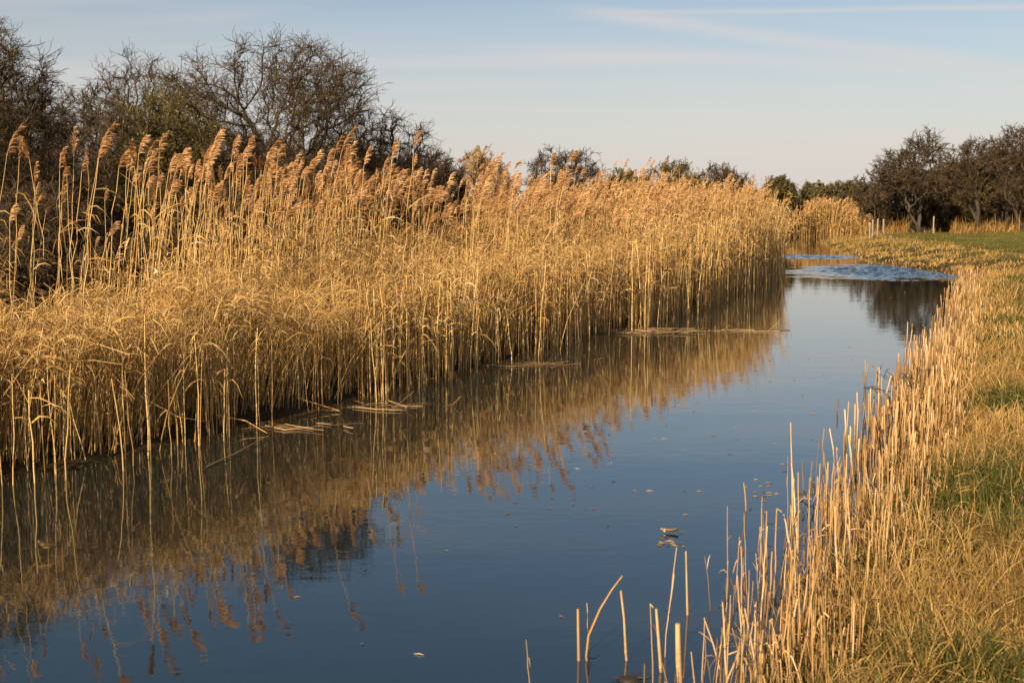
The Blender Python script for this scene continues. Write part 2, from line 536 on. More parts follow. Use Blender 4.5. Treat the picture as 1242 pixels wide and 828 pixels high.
x, y, s = scatter(-12, 8, 6, 26, 34, False, -.2, 4.5)
pxx = x / y * FPX + 621
k = s < 2.0 + 2.6 * ss(pxx, 170, 500)
x, y, s = x[k], y[k], s[k]
n = len(x)
c = np.stack([x, y, lower_h(y) * RS.uniform(.66, 1.04, n)], -1)
dd = unit(RS.normal(size=(n, 3)) * np.array([.8, .8, .55]) + np.array([.25, 0, .35]))
L = RS.uniform(.2, .75, n)[:, None, None]
q = np.array([-.5, 0, .5])[None, :, None]
add_tubes(bed, c[:, None] + dd[:, None] * L * q - UP * (L * q * q * RS.uniform(0, .35, n)[:, None, None]), .0042 * RS.uniform(.6, 1.3, n)[:, None] * np.array([1, .9, .6]), 3, 0, np.clip(RS.random(n) * .7 + .3, 0, 1))

# front-row stems along the water's edge, some leaning or broken
for (y0, y1, x0, x1, dens, rad) in [(2, 14, -14, 3, 36, .0070), (14, 22, -6, 5, 74, .0085), (22, 32, 0, 9, 64, .0105), (32, 46, 3, 12, 34, .012)]:
    x, y, s = scatter(x0, x1, y0, y1, dens, False, -.42, .40)
    k = RS.random(len(x)) < ss(noise2(x, y, .33), .38, .62)
    x, y, s = x[k], y[k], s[k]
    n = len(x)
    h = np.minimum(lower_h(y), 2.2) * RS.uniform(.6, 1.12, n)
    lean = np.abs(RS.normal(.03, .07, n)); lean[RS.random(n) < .035] += .6
    P = stem_lines(x, y, np.full(n, -.1), h, RS.uniform(-3.14, 3.14, n), np.minimum(lean, 1.1), 5, .006)
    add_tubes(bed, P, rad * RS.uniform(.5, 1.3, n)[:, None] * np.linspace(1, .7, 5)[None], 4, 0)
    add_leaves(bed, P, 2, .6, 1.0, .15, .35, rad * 1.1, 1)

# ---------------------------------------------------------------- tall plumed reeds: the nearest as things of their own
TALL = []
for (y0, y1, x0, x1, dens, smin, smax) in [(5, 21, -13, 4, 17, 1.3, 7.0), (21, 26, -6, 7, 11, 1.0, 6.5), (26, 33, -6, 10, 6, 1.0, 6.0), (33, 46, -2, 14, 9, .6, 6.0), (46, 104, 3, 27, 6, .4, 6.0)]:
    x, y, s = scatter(x0, x1, y0, y1, dens * 1.6, False, smin, smax)
    k = RS.random(len(x)) < ss(noise2(x, y, .62), .26, .66)
    x, y, s = x[k], y[k], s[k]
    px = x / y * FPX + 621
    keep = RS.random(len(x)) < np.where(y < 21, (.13 + .87 * ss(px, 40, 420)) * ss(s, 1.2 + 1.5 * ss(px, 250, 480), 2.2 + 1.6 * ss(px, 250, 480)), 1.0)
    TALL.append(np.stack([x, y, s], 1)[keep])
TALL = np.concatenate(TALL)
tx, ty, tsd = TALL.T
th = np.clip(RS.normal(2.92, 1, len(tx)) * 0 + 2.88 + RS.normal(0, 1, len(tx)) * np.where(ty < 21, .42, .32), 1.95, 3.75) * (.93 + .14 * noise2(tx, ty, 3.0)) * (1 - .06 * ss(ty, 19, 23) - .07 * ss(ty, 23, 27) + .14 * ss(ty, 31, 37) - .20 * ss(ty, 44, 60))
tpx = tx / ty * FPX + 621
th = np.where(ty < 21, np.minimum(th, H + (62 + 40 * RS.random(len(tx))) / FPX * ty), th)
inview = (tpx > -30) & (tpx < 960)
order = np.argsort(np.where(inview, ty, 1e9))
NIND = 286
ind, rest = order[:NIND], order[NIND:]

# the rest, in the same mass
n = len(rest)
x, y, h = tx[rest], ty[rest], th[rest]
z = np.minimum(ground_z(x, y, tsd[rest], np.zeros(n, bool)), .3) - .05
P = stem_lines(x, y, z, h - .2, RS.normal(0, .5, n), np.abs(RS.normal(.10, .06, n)), 7, .006)
thick = np.clip(y / 22, 1, 3)
add_tubes(bed, P, (.0062 * thick * RS.uniform(.7, 1.2, n))[:, None] * np.linspace(1, .45, 7)[None], 3, 0)
for a, b_, kk in ((0, 30, 4), (30, 200, 3)):
    k = (y >= a) & (y < b_)
    add_leaves(bed, P[k], 7, .25, .95, .12, .36, .008 if a == 0 else .015, 1, 1.1, .6, kk)
for a, b_, mm, ww in ((0, 27, 44, .0075), (27, 46, 26, .012), (46, 200, 12, .026)):
    k = (y >= a) & (y < b_)
    nk = k.sum()
    wd = unit(np.stack([np.cos(RS.normal(-.1, .35, nk)), RS.normal(-.1, .3, nk), np.zeros(nk)], -1))
    add_plumes(bed, P[k, -1], unit(P[k, -1] - P[k, -2]), RS.uniform(.22, .40, nk), wd, mm, ww, 2)
tag(bed.build('reed_bed', RM), 'dense golden mass of dry reeds lining the whole left bank', 'reed bed', kind='stuff')

# variants of one plumed reed, 3 m tall, leaning with the wind
VAR = []
for v in range(22):
    P = stem_lines(np.zeros(1), np.zeros(1), np.zeros(1), np.array([2.75]), RS.normal(0, .3, 1), np.array([RS.uniform(.0, .26)]), 11, .004)
    a = MB(); add_tubes(a, P, .0078 * np.linspace(1, .45, 11)[None] * (1 + .12 * (np.arange(11) % 2))[None], 5, 0, .35 + .5 * RS.random())
    b_ = MB(); add_plumes(b_, P[:, -1], unit(P[:, -1] - P[:, -2]), np.array([RS.uniform(.19, .33)]), unit(np.array([[1, RS.normal(0, .3), 0]])) * RS.uniform(.55, 1.25), int(RS.choice([60, 95, 130, 150])), RS.uniform(.0044, .0062), 0)
    c = MB(); add_leaves(c, P, 7, .2, .92, .12, .38, .0085, 0, 1.1, .7)
    VAR.append((a.mesh('stem', M['stem']), b_.mesh('plume', M['plume']), c.mesh('leaves', M['leaf']), P[0, -1]))


def plumed_reed(loc, h, rz, label, group=None, v=None):
    st, pl, lv, tipv = VAR[RS.integers(len(VAR)) if v is None else v]
    r = empty('plumed_reed', loc, rz)
    k = h / 3.02
    wdt = RS.uniform(.8, 1.25)
    r.scale = (k * wdt, k * wdt, k)
    for nm, me in (('stem', st), ('plume', pl), ('leaves', lv)):
        o_ = bpy.data.objects.new(nm, me)
        C.objects.link(o_)
        o_.parent = r
    return tag(r, label, 'reed', group)


SECT = [(150, 'tall plumed reed among the thin scattered stems in front of the dark leftmost thicket', 'sparse plumed reeds at the left end'),
        (300, 'tall plumed reed in the loose row in front of the olive green bush', 'plumed reeds before the olive bush'),
        (430, 'tall plumed reed in the thick row below the wide spreading hawthorn', 'plumed reeds below the spreading hawthorn'),
        (560, 'tall plumed reed in the packed clump beside the small dark thorn bush', 'plumed reeds beside the small thorn bush'),
        (2000, 'tall plumed reed in the packed row rising against the open pale sky', 'plumed reeds against the open sky')]
for i in ind:
    lab, grp = next((l_, g_) for p_, l_, g_ in SECT if tpx[i] < p_)
    plumed_reed((tx[i], ty[i], 0.1), th[i], RS.normal(0, .75), lab, grp)
FEAT = [((15, 155), 12.5, 'plumed reed with a long bent head standing alone at the far left edge'),
        ((10, 243), 11.5, 'short plumed reed below the lone tall one at the far left edge'),
        ((72, 178), 13.6, 'plumed reed leaning right, first from the left edge after the lone tall pair'),
        ((95, 182), 14.2, 'slim plumed reed just left of the tallest heads before the leftmost thicket'),
        ((124, 152), 13.2, 'tallest plumed reed before the leftmost thicket, its head high above its neighbours'),
        ((173, 186), 13.8, 'plumed reed with a fat round head over the gap between two thickets'),
        ((203, 180), 14.0, 'thin upright plumed reed left of the olive bush, head narrow and straight'),
        ((240, 197), 14.4, 'plumed reed with a broad nodding head right before the olive bush'),
        ((292, 170), 14.6, 'single plumed reed rising clear of its row under the hawthorn trunk'),
        ((416, 156), 15.8, 'very tall plumed reed rising high before the right side of the hawthorn'),
        ((476, 168), 17.0, 'tall plumed reed left of the one whose head stands against the sky'),
        ((499, 155), 17.5, 'tall plumed reed whose lone head stands on the sky beside the thorn bush'),
        ((668, 182), 24.0, 'left one of two tall plumed reeds before the small domed hawthorn'),
        ((684, 178), 24.2, 'right one of two tall plumed reeds before the small domed hawthorn')]
for (pp, dep, lab) in FEAT:
    v = int(RS.integers(len(VAR)))
    tip = at(*pp, depth=dep)
    k = (tip[2] - .1) / 3.02
    off = VAR[v][3] * k * [1, 1, 1]
    plumed_reed((tip[0] - off[0], tip[1] - off[1], .1), tip[2] - .1, 0.0, lab, None, v)

# far reed bed beyond the bend
far = MB()
x, y, s = scatter(18, 46, 100, 128, 40, False, -.1, 7)
k = (x / y * FPX + 621 > 900) & (x / y * FPX + 621 < 1052)
x, y = x[k], y[k]
n = len(x)
px = x / y * FPX + 621
h = (1.5 + 1.45 * ss(px, 945, 985) * (1 - .75 * ss(px, 1030, 1052))) * RS.uniform(.5, 1.12, n) * (.78 + .4 * noise2(x, y, 1.6))
P = stem_lines(x, y, np.zeros(n), h, RS.normal(0, 1.5, n), np.abs(RS.normal(.08, .06, n)), 4)
add_tubes(far, P, .024 * np.linspace(1, .6, 4)[None] * np.ones((n, 1)), 3, 0)
add_leaves(far, P, 5, .3, 1, .2, .5, .04, 1, 1, .3, 3)
kp = RS.random(n) < .35
add_plumes(far, P[kp, -1], unit(P[kp, -1] - P[kp, -2]), np.full(kp.sum(), .36), np.broadcast_to(wind0, (kp.sum(), 3)), 7, .05, 2)
tag(far.build('reed_bed', RM), 'distant mound of golden reeds at the end of the river, dark trees behind', 'reed bed', kind='stuff')

# ---------------------------------------------------------------- right bank: cut reed stems in the shallows
SV = []
for v in range(16):
    a = MB()
    L = 1.0
    k = 7
    P = stem_lines(np.zeros(1), np.zeros(1), np.array([0.]), np.array([L]), RS.uniform(0, 6.28, 1), np.array([abs(RS.normal(.02, .04))]), k, .0028)
    R = .0058 * np.array([1, 1.1, .96, 1.06, .94, .86, .76])[None] * RS.uniform(.65, 1.4)
    add_tubes(a, P, R, 6, 0, RS.random(), cap=True)
    if v % 3 != 1:      # a torn sheath hanging off
        add_leaves(a, P, 1 + v % 2, .35, .95, .07, .2, .007, 0, 1.5)
    if v % 8 == 4:      # snapped top
        q = P[:, -1]
        d = np.array([[RS.choice([-1, 1]) * .035, 0, -.03]])
        add_tubes(a, np.stack([q, q + d * .5, q + d], 1), np.full((1, 3), .006), 6, 0, RS.random(), cap=True)
    SV.append(a.mesh('dry_reed_stem', M['stub']))


def reed_stem(x, y, z, h, label, group=None, v=None, tilt=(0, 0), fat=1.0):
    o_ = bpy.data.objects.new('dry_reed_stem', SV[RS.integers(len(SV)) if v is None else v])
    C.objects.link(o_)
    o_.location = (x, y, z)
    o_.scale = (fat, fat, h)
    o_.rotation_euler = (tilt[0], tilt[1], RS.uniform(0, 6.28))
    return tag(o_, label, 'reed stem', group)


x, y, s = scatter(0, 8, 5.2, 20, 125, True, -1.0, .5, margin=.4)
nz = noise2(x, y, .5)
keep = RS.random(len(x)) < (.015 + .985 * ss(s, np.where(y < 6.6, -.5, -.78), .12)) * (.15 + .95 * nz)
x, y, s = x[keep], y[keep], s[keep]
px = x / y * FPX + 621
hh = RS.uniform(.22, .66, len(x)) * (1 - .22 * ss(y, 7.5, 10)) * (1 - .25 * ss(s, -.1, .7))
vis = np.abs(px - 900) < 380
o_ = np.argsort(np.where(vis, y, 99))
NST = 285
for i in o_[:NST]:
    if s[i] < -.35:
        lab, grp = 'dry leafless reed stem standing out in open water off the right bank', 'outlying reed stems in the water'
    elif y[i] < 7.6:
        lab, grp = 'dry leafless reed stem in the nearest clump along the right water edge', 'nearest reed stems on the right bank'
    else:
        lab, grp = 'dry leafless reed stem in the thin belt further up the right water edge', 'reed stems further up the right bank'
    reed_stem(x[i], y[i], -.12, hh[i] + .12, lab, grp, tilt=(RS.normal(0, .05), RS.normal(0, .05)), fat=RS.uniform(.42, .95))
stub = MB()
r = o_[NST:]
P = stem_lines(x[r], y[r], np.full(len(r), -.1), hh[r] + .1, RS.uniform(0, 6.28, len(r)), np.abs(RS.normal(.05, .06, len(r))), 4)
add_tubes(stub, P, np.full((len(r), 4), .0085) * RS.uniform(.6, 1.3, len(r))[:, None], 4, 0)
for (y0, y1, dens, rad) in [(19, 42, 40, .010)]:
    x, y, s = scatter(4, 18, y0, y1, dens, True, -.6, 1.2)
    keep = RS.random(len(x)) < ss(s, -.6, .3)
    x, y, s = x[keep], y[keep], s[keep]
    n = len(x)
    P = stem_lines(x, y, np.full(n, -.1), RS.uniform(.22, .52, n), RS.uniform(0, 6.28, n), np.abs(RS.normal(.05, .06, n)), 4)
    add_tubes(stub, P, np.full((n, 4), rad) * RS.uniform(.6, 1.3, n)[:, None], 4, 0)
x, y, s = scatter(0, 9, 4.9, 21, 330, True, -1.0, .75, margin=.4)
k = RS.random(len(x)) < ss(s, np.where(y < 6.6, -.42, -.62), .2) * (.1 + .9 * noise2(x, y, .45))
x, y, s = x[k], y[k], s[k]
n = len(x)
P = stem_lines(x, y, np.full(n, -.08), RS.uniform(.12, .50, n) * (1 - .2 * ss(s, 0, .7)), RS.uniform(0, 6.28, n), np.abs(RS.normal(.07, .12, n)), 4)
add_tubes(stub, P, .0034 * RS.uniform(.6, 1.4, n)[:, None] * np.array([1, 1, .9, .75]), 4, 0, RS.random(n) * .8)
add_leaves(stub, P, 1, .2, .9, .06, .18, .0045, 0, 1.3)
tag(stub.build('reed_stubble', M['stub']), 'belt of pale cut reed stubble along the right water edge', 'reed stubble', kind='stuff')


# lone stems in the foreground water
def line_thing(name, pts, r0, r1, mat, label, cat, group=None, sides=6, extra=None):
    a = MB()
    P = np.array(pts, float)[None]
    org = P[0, 0].copy()
    P = P - org
    k = P.shape[1]
    R = np.linspace(r0, r1, k)[None] * (1 + .08 * np.sin(np.arange(k) * 2.3))[None]
    add_tubes(a, P, R, sides, 0, RS.uniform(.3, .8), cap=True)
    if extra:
        extra(a, P[0])
    o_ = a.build(name, mat)
    o_.location = org
    return tag(o_, label, cat, group)


def fg(pts, dep):
    return [at(px_, py_, depth=dep) for px_, py_ in pts]


line_thing('dry_reed_stem', fg([(721, 850), (714, 815), (711, 795), (714, 770), (728, 738), (742, 715), (755, 698)], 5.9), .0085, .005, M['stub'],
           'thin broken reed stem rising from the dark water, kinked and leaning right', 'reed stem')
line_thing('dry_reed_stem', fg([(702, 850), (702, 800), (701, 738)], 5.9), .0095, .008, M['stub'],
           'stout upright reed stem, leftmost of all stems in the foreground water', 'reed stem')
line_thing('dry_reed_stem', fg([(763, 830), (759, 790), (757, 750), (753, 716)], 5.9), .0085, .006, M['stub'],
           'lone straight reed stem growing from a dark clump of mud in foreground water', 'reed stem')
line_thing('dry_reed_stem', fg([(804, 850), (800, 790), (796, 738)], 5.75), .0095, .008, M['stub'],
           'leftmost reed stem of the thick clump on the right, slightly tilted', 'reed stem')
line_thing('dry_reed_stem', fg([(826, 850), (823, 800), (822, 756)], 5.6), .017, .015, M['stub'],
           'thickest short reed stem with a split top at the left end of the clump', 'reed stem')
line_thing('dry_reed_stem', fg([(836, 850), (834, 750), (832, 668)], 6.6), .009, .006, M['stub'],
           'tall slender reed stem left of the thick clump, over dark water', 'reed stem')
line_thing('dry_reed_stem', fg([(906, 640), (904, 600), (902, 585)], 9.0), .008, .005, M['stub'],
           'faint bleached reed stem far out in the water beside floating twigs', 'reed stem')
line_thing('dry_reed_stem', fg([(962, 660), (961, 590), (959, 512)], 8.6), .0095, .005, M['stub'],
           'tallest single reed stem standing well above the clump with a dark split tip', 'reed stem')
a = MB()
for _ in range(9):
    c0 = np.array([RS.normal(0, .02), RS.normal(0, .02), 0])
    d = rdir(1, .35)[0] * RS.uniform(.05, .15); d[2] = abs(d[2]) * .6
    add_tubes(a, np.array([[c0, c0 + d * .5 + UP * .015, c0 + d]]), np.array([[.008, .006, .003]]), 5, 0)
th_ = np.linspace(0, 2 * math.pi, 11)[:-1]
rings = np.array([[(.06 * math.cos(q) * rr * (1 + .25 * math.sin(3 * q)), .05 * math.sin(q) * rr * (1 + .2 * math.cos(2 * q)), zz) for q in th_]
                  for rr, zz in ((1.2, -.03), (1.0, .01), (.6, .035), (.1, .045))])
ix = np.arange(40).reshape(4, 10)
a.add(rings, np.stack([ix[:-1], np.roll(ix, -1, 1)[:-1], np.roll(ix, -1, 1)[1:], ix[1:]], -1), 0, .2)
o_ = a.build('mud_clump', M['wet'])
o_.location = at(763, 824, 0)
o_.scale = (.9, .9, .45)
tag(o_, 'small dark clump of mud and rootlets at the foot of a lone stem', 'mud clump')


# ---------------------------------------------------------------- right bank grass
def blades(mb, x, y, z, h, w, mat, rnd, lean=.35, k=4, wind=(.25, -.1)):
    n = len(x)
    az = RS.uniform(0, 2 * math.pi, n)
    ln_ = np.abs(RS.normal(lean, .3, n))
    d = np.stack([np.cos(az) + wind[0], np.sin(az) + wind[1], np.zeros(n)], -1)
    t = np.linspace(0, 1, k)[None, :, None]
    base = np.stack([x, y, z], -1)[:, None]
    P = base + h[:, None, None] * (UP * (t - .38 * np.minimum(ln_, 1.3)[:, None, None] * t * t) + d[:, None] * ln_[:, None, None] * t ** 1.7)
    W = (w * RS.uniform(.6, 1.3, n))[:, None] * np.linspace(1, .12, k)[None]
    fa = RS.uniform(0, 2 * math.pi, n)
    add_ribbons(mb, P, W, np.stack([np.cos(fa), np.sin(fa), RS.normal(0, .2, n)], -1), mat, rnd)


grass = MB()        # 0 straw, 1 bank grass, 2 field grass, 3 darker field grass
hol = at(1150, 592, .45)
for (y0, y1, x1, dens, per, w, hs, kk) in [(2.2, 6.5, 7, 260, 15, .0036, 1.0, 4), (6.5, 11, 9, 175, 13, .0046, 1.05, 4), (11, 18, 12, 95, 11, .0068, 1.05, 4), (18, 30, 18, 36, 9, .011, 1.1, 3),
                                           (30, 48, 27, 26, 8, .013, 1.0, 3), (48, 96, 50, 16, 6, .019, 1.15, 3)]:
    cx, cy, cs = scatter(.3, x1, y0, y1, dens, True, .02, 26, .6, .8)
    nt_ = len(cx)
    edge = 2.4 + 2.4 * ss(cy, 34, 50)
    s2 = cs + (noise2(cx, cy, 1.3) - .5) * 1.6
    pg = noise2(cx, cy * .6, .9)
    pg2 = noise2(cy, cx, .38)
    far_field = (cy > 40) & (s2 > edge)
    zone = 1 - ss(s2, edge * (.2 + .5 * ss(cy, 34, 50)), edge * 1.05)
    pst = np.clip(.06 + .62 * zone + 1.2 * (pg - .5) + .8 * (pg2 - .5), .05, .92)
    pst = np.where(far_field, .06, pst)
    size = np.exp(np.clip(RS.normal(0, .35, nt_), -.8, .55)) * (.55 + .8 * noise2(cx * 1.2, cy, .5))
    dh = np.hypot((cx - hol[0]) / .30, (cy - hol[1]) / .38)
    size *= np.where(dh < 1, .25, 1)
    size = np.where(far_field, size * .5, size) * np.where(cy > 40, .65, 1)
    tone = RS.random(nt_)
    caz, cle = RS.uniform(0, 6.28, nt_), np.abs(RS.normal(.2, .2, nt_))
    i = np.repeat(np.arange(nt_), per)
    n = len(i)
    rad = .055 + .03 * size[i] + w * 4
    x, y = cx[i] + RS.normal(size=n) * rad, cy[i] + RS.normal(size=n) * rad
    s_, r_ = bank(x, y)
    z = ground_z(x, y, s_, r_) - .02
    straw = RS.random(n) < np.clip((pst[i] - .5) * 1.9 + .5, .06, .97)
    h = np.where(straw, RS.uniform(.08, .23, n), RS.uniform(.07, .20, n)) * np.where(RS.random(n) < .04, 1.5, 1) * size[i] * hs
    off = np.hypot(x - cx[i], y - cy[i]) / rad
    az = np.where(RS.random(n) < .6, np.arctan2(y - cy[i], x - cx[i]), caz[i]) + RS.normal(0, .6, n)
    le = np.clip(cle[i] * .6 + .13 * off + np.abs(RS.normal(0, .14, n)), 0, .9)
    t = np.linspace(0, 1, kk)[None, :, None]
    d = np.stack([np.cos(az) + .1, np.sin(az), np.zeros(n)], -1)
    P = np.stack([x, y, z], -1)[:, None] + h[:, None, None] * (UP * (t - .45 * le[:, None, None] * t * t) + d[:, None] * le[:, None, None] * t ** 1.6)
    W = (w * RS.uniform(.5, 1.4, n))[:, None] * np.linspace(1, .12, kk)[None]
    fa = RS.uniform(0, 6.28, n)
    S = np.stack([np.cos(fa), np.sin(fa), RS.normal(0, .2, n)], -1)
    rn = np.clip(tone[i] * np.where(straw, .55, .35) + RS.random(n) * np.where(straw, .5, .42) + np.where(straw, .15 * zone[i], .35 * (pg[i] - .5)), 0, 1)
    # a band of darker grass colour running down the field
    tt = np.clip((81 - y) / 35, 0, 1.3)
    in_band = far_field[i] & (np.abs(x - (25 - 4.6 * tt) - (noise2(x, y, 2.5) - .5)) < .4 + 1.9 * tt) & (y < 82)
    gold = straw & ((RS.random(n) < zone[i] * .85 + .06) | (y > 34))
    for mi, k in ((0, gold), (4, straw & ~gold), (1, ~straw & ~far_field[i]), (2, ~straw & far_field[i] & ~in_band), (3, ~straw & in_band)):
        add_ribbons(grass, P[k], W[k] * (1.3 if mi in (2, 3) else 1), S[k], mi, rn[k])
    # thatch of dead blades lying in the sward
    if y0 < 18:
        k = RS.random(n) < .10
        nk = k.sum()
        c = np.stack([x[k], y[k], z[k] + RS.uniform(.02, .16, nk)], -1)
        dd = rdir(nk, .35)
        L = RS.uniform(.05, .20, nk)[:, None, None]
        q = np.array([-.5, 0, .5])[None, :, None]
        add_ribbons(grass, c[:, None] + dd[:, None] * L * q - UP * L * q * q * .5, w * .9 * np.ones((nk, 1)) * np.array([.6, 1, .4]), rdir(nk), 4, RS.random(nk))
tag(grass.build('grass', [M['straw'], M['green'], M['field'], M['dark_field'], M['bankstraw']]), 'mixed green and straw coloured grass covering the right bank and field', 'grass', kind='stuff')

# tall pale grass and reeds under the right trees, scrub behind the left reeds
tallg = MB()
for (x0, x1, y0, y1, dens, hm, px0, px1) in [(26, 52, 84, 112, 14, 1.15, 1150, 1400), (26, 42, 86, 112, 9, 1.5, 1030, 1100), (28, 50, 99, 112, 9, .9, 1090, 1170)]:
    n = int((x1 - x0) * (y1 - y0) * dens)
    x, y = RS.uniform(x0, x1, n), RS.uniform(y0, y1, n)
    px = x / y * FPX + 621
    s, rr = bank(x, y)
    k = (px > px0) & (px < px1) & rr & (s > .3) & (noise2(x, y, 2.2) > .35)
    x, y, s, px = x[k], y[k], s[k], px[k]
    n = len(x)
    blades(tallg, x, y, ground_z(x, y, s, rr[k]), hm * RS.uniform(.3, 1.2, n) * (.25 + 1.2 * noise2(x, y, 1.4)), .035, 0, RS.random(n) * .7, .4, 3)
tag(tallg.build('grass', [M['straw']]), 'tall pale dry grass under the far right trees behind the green field', 'grass', kind='stuff')


# ---------------------------------------------------------------- trees
def grow(P, R, t0, t1, nchild, ang, lf, rng, k, wig, trop, cont=False):
    """children of branches P (N,m,3): lengths lf * parent length, new lines (N*nchild,k,3)"""
    N, m_, _ = P.shape
    t = rng.uniform(t0, t1, (N, nchild))
    if cont:
        t[:, 0] = .999
    f = t * (m_ - 1)
    i = np.minimum(f.astype(int), m_ - 2)
    w = (f - i)[..., None]
    r = np.arange(N)[:, None]
    o_ = (P[r, i] * (1 - w) + P[r, i + 1] * w).reshape(-1, 3)
    T = unit(P[r, i + 1] - P[r, i]).reshape(-1, 3)
    rad = (R[r, i] * (1 - w[..., 0]) + R[r, i + 1] * w[..., 0]).reshape(-1)
    plen = np.linalg.norm(np.diff(P, axis=1), axis=2).sum(1)
    L = (plen[:, None] * lf * rng.uniform(.55, 1.25, (N, nchild)) * (1.1 - .5 * t)).reshape(-1)
    n = len(o_)
    rv = rng.normal(size=(n, 3))
    side = unit(rv - T * np.sum(rv * T, -1, keepdims=True))
    a = (ang * rng.uniform(.6, 1.35, n))[:, None]
    if cont:
        a.reshape(N, nchild)[:, 0] *= .3
    d = unit(T * np.cos(a) + side * np.sin(a))
    return walk(o_, d, L, rng, k, wig, trop), rad


def walk(o_, d, L, rng, k, wig, trop):
    n = len(o_)
    Q = np.empty((n, k, 3))
    Q[:, 0] = o_
    step = (L / (k - 1))[:, None]
    for j in range(1, k):
        d = unit(d + rng.normal(size=(n, 3)) * wig + np.array(trop))
        Q[:, j] = Q[:, j - 1] + d * step
    return Q


def make_rods(name, loc, height, spread, label, seed, stems=3, kind='twig', dens=1.0, wig=.17, upright=.0, twig_r=.006, buds=0, budmat='bud', lean=(0, 0),
              group=None, trunk_r=.09, cat='tree', low=.12, split=.35, bud_size=.03, levels=4):
    rng = np.random.default_rng(seed)
    root = empty(name, loc)
    tag(root, label, cat, group)
    hw = spread / height
    az = rng.uniform(0, 6.28) + np.arange(stems) * 6.28 / stems + rng.normal(0, .3, stems)
    sp = hw * rng.uniform(.25, .8, stems)
    if stems == 1:
        sp[:] = .12
    d = unit(np.stack([np.cos(az) * sp + lean[0], np.sin(az) * sp + lean[1], np.ones(stems)], -1))
    o_ = np.zeros((stems, 3)); o_[:, :2] = rng.normal(0, .06 * stems ** .5, (stems, 2)); o_[:, 2] = -.1
    L0 = walk(o_, d, height * rng.uniform(.5, .72, stems), rng, 10, wig * .6, (0, 0, .05))
    R0 = trunk_r * np.linspace(1, .45, 10)[None] * rng.uniform(.7, 1.1, stems)[:, None]
    c1 = max(4, int(round(11 * dens / stems ** .3)))
    L1, r1 = grow(L0, R0, low, 1.0, c1, .95 - .45 * upright, .62 * (.75 + .5 * hw), rng, 8, wig, (0, 0, .03 + .12 * upright), True)
    R1 = (r1 * .62)[:, None] * np.linspace(1, .35, 8)[None]
    L2, r2 = grow(L1, R1, .10, 1.0, int(10 * dens), .95 - .5 * upright, .58, rng, 6, wig * 1.15, (0, 0, .02 + .12 * upright), True)
    R2 = np.maximum(r2 * .6, twig_r * 1.4)[:, None] * np.linspace(1, .5, 6)[None]
    L3, r3 = grow(L2, R2, .08, 1.0, int(10 * dens), 1.0 - .5 * upright, .60, rng, 4, wig * 1.3, (0, 0, .03 + .12 * upright), True)
    R3 = np.full(len(L3), twig_r)[:, None] * np.linspace(1.25, .8, 4)[None]
    # fit to the wanted outline: centre the crown over its foot, scale it, and let the tips fill a rounded crown
    tp = L3[:, -1]
    cx = np.array([np.median(tp[:, 0]), np.median(tp[:, 1])])
    zm = np.median(tp[:, 2])
    sh = -cx / zm
    q = tp.copy()
    q[:, :2] += q[:, 2:] * sh
    fz = height / np.percentile(q[:, 2], 95)
    fx = spread / np.percentile(np.hypot(q[:, 0], q[:, 1]), 82)

    def fit(Q):
        Q = Q.copy()
        Q[..., :2] += np.maximum(Q[..., 2:], 0) * sh
        Q = Q * np.array([fx, fx, fz])
        Q[..., 2] = np.where(Q[..., 2] < 0.0, Q[..., 2] * .1, Q[..., 2])
        c = np.array([0, 0, height * .46])
        e = (Q - c) / np.array([spread, spread, height * .54])
        rr = np.sqrt((e ** 2).sum(-1, keepdims=True))
        azi = np.arctan2(e[..., 1:2], e[..., 0:1])
        lim = 1 + .10 * np.sin(azi * 3 + seed) + .07 * np.sin(azi * 7 + 2 * seed + e[..., 2:3] * 5)
        k = np.where(rr > lim, (lim + (rr - lim) * .30) / np.maximum(rr, 1e-6), 1.0)
        k = np.where(Q[..., 2:3] < height * .46, np.maximum(k, .8), k)
        return c + (Q - c) * k
    tr = MB()
    add_tubes(tr, fit(L0), R0, 7, 0)
    add_tubes(tr, fit(L1), R1, 5, 0)
    tr.build('trunk', M['bark'], root)
    cr = MB()
    tm = [M[kind], M[budmat]]
    add_tubes(cr, fit(L2), R2, 3, 0)
    add_tubes(cr, fit(L3), R3, 3, 0)
    if levels >= 4:
        L4, r4 = grow(L3, R3, .1, 1.0, int(5 * dens), .95 - .45 * upright, .62, rng, 3, wig * 1.2, (0, 0, .04 + .1 * upright))
        L4 = fit(L4)
        add_tubes(cr, L4, np.full((len(L4), 3), twig_r * .8) * np.array([1, .85, .6]), 3, 0)
    else:
        L4 = fit(L3)
    if buds:
        base = L4[:, 1:].reshape(-1, 3)
        base = base[rng.integers(0, len(base), int(len(L4) * buds))]
        n = len(base)
        dd = unit(rng.normal(size=(n, 3)) + np.array([0, 0, .4]))
        q = np.array([0, .5, 1.0])[None, :, None]
        s_ = bud_size * rng.uniform(.6, 1.4, n)
        add_ribbons(cr, base[:, None] + dd[:, None] * q * s_[:, None, None] * 2, s_[:, None] * np.array([.2, .5, .1]), unit(rng.normal(size=(n, 3))), 1)
    cr.build('crown', tm, root)
    return root


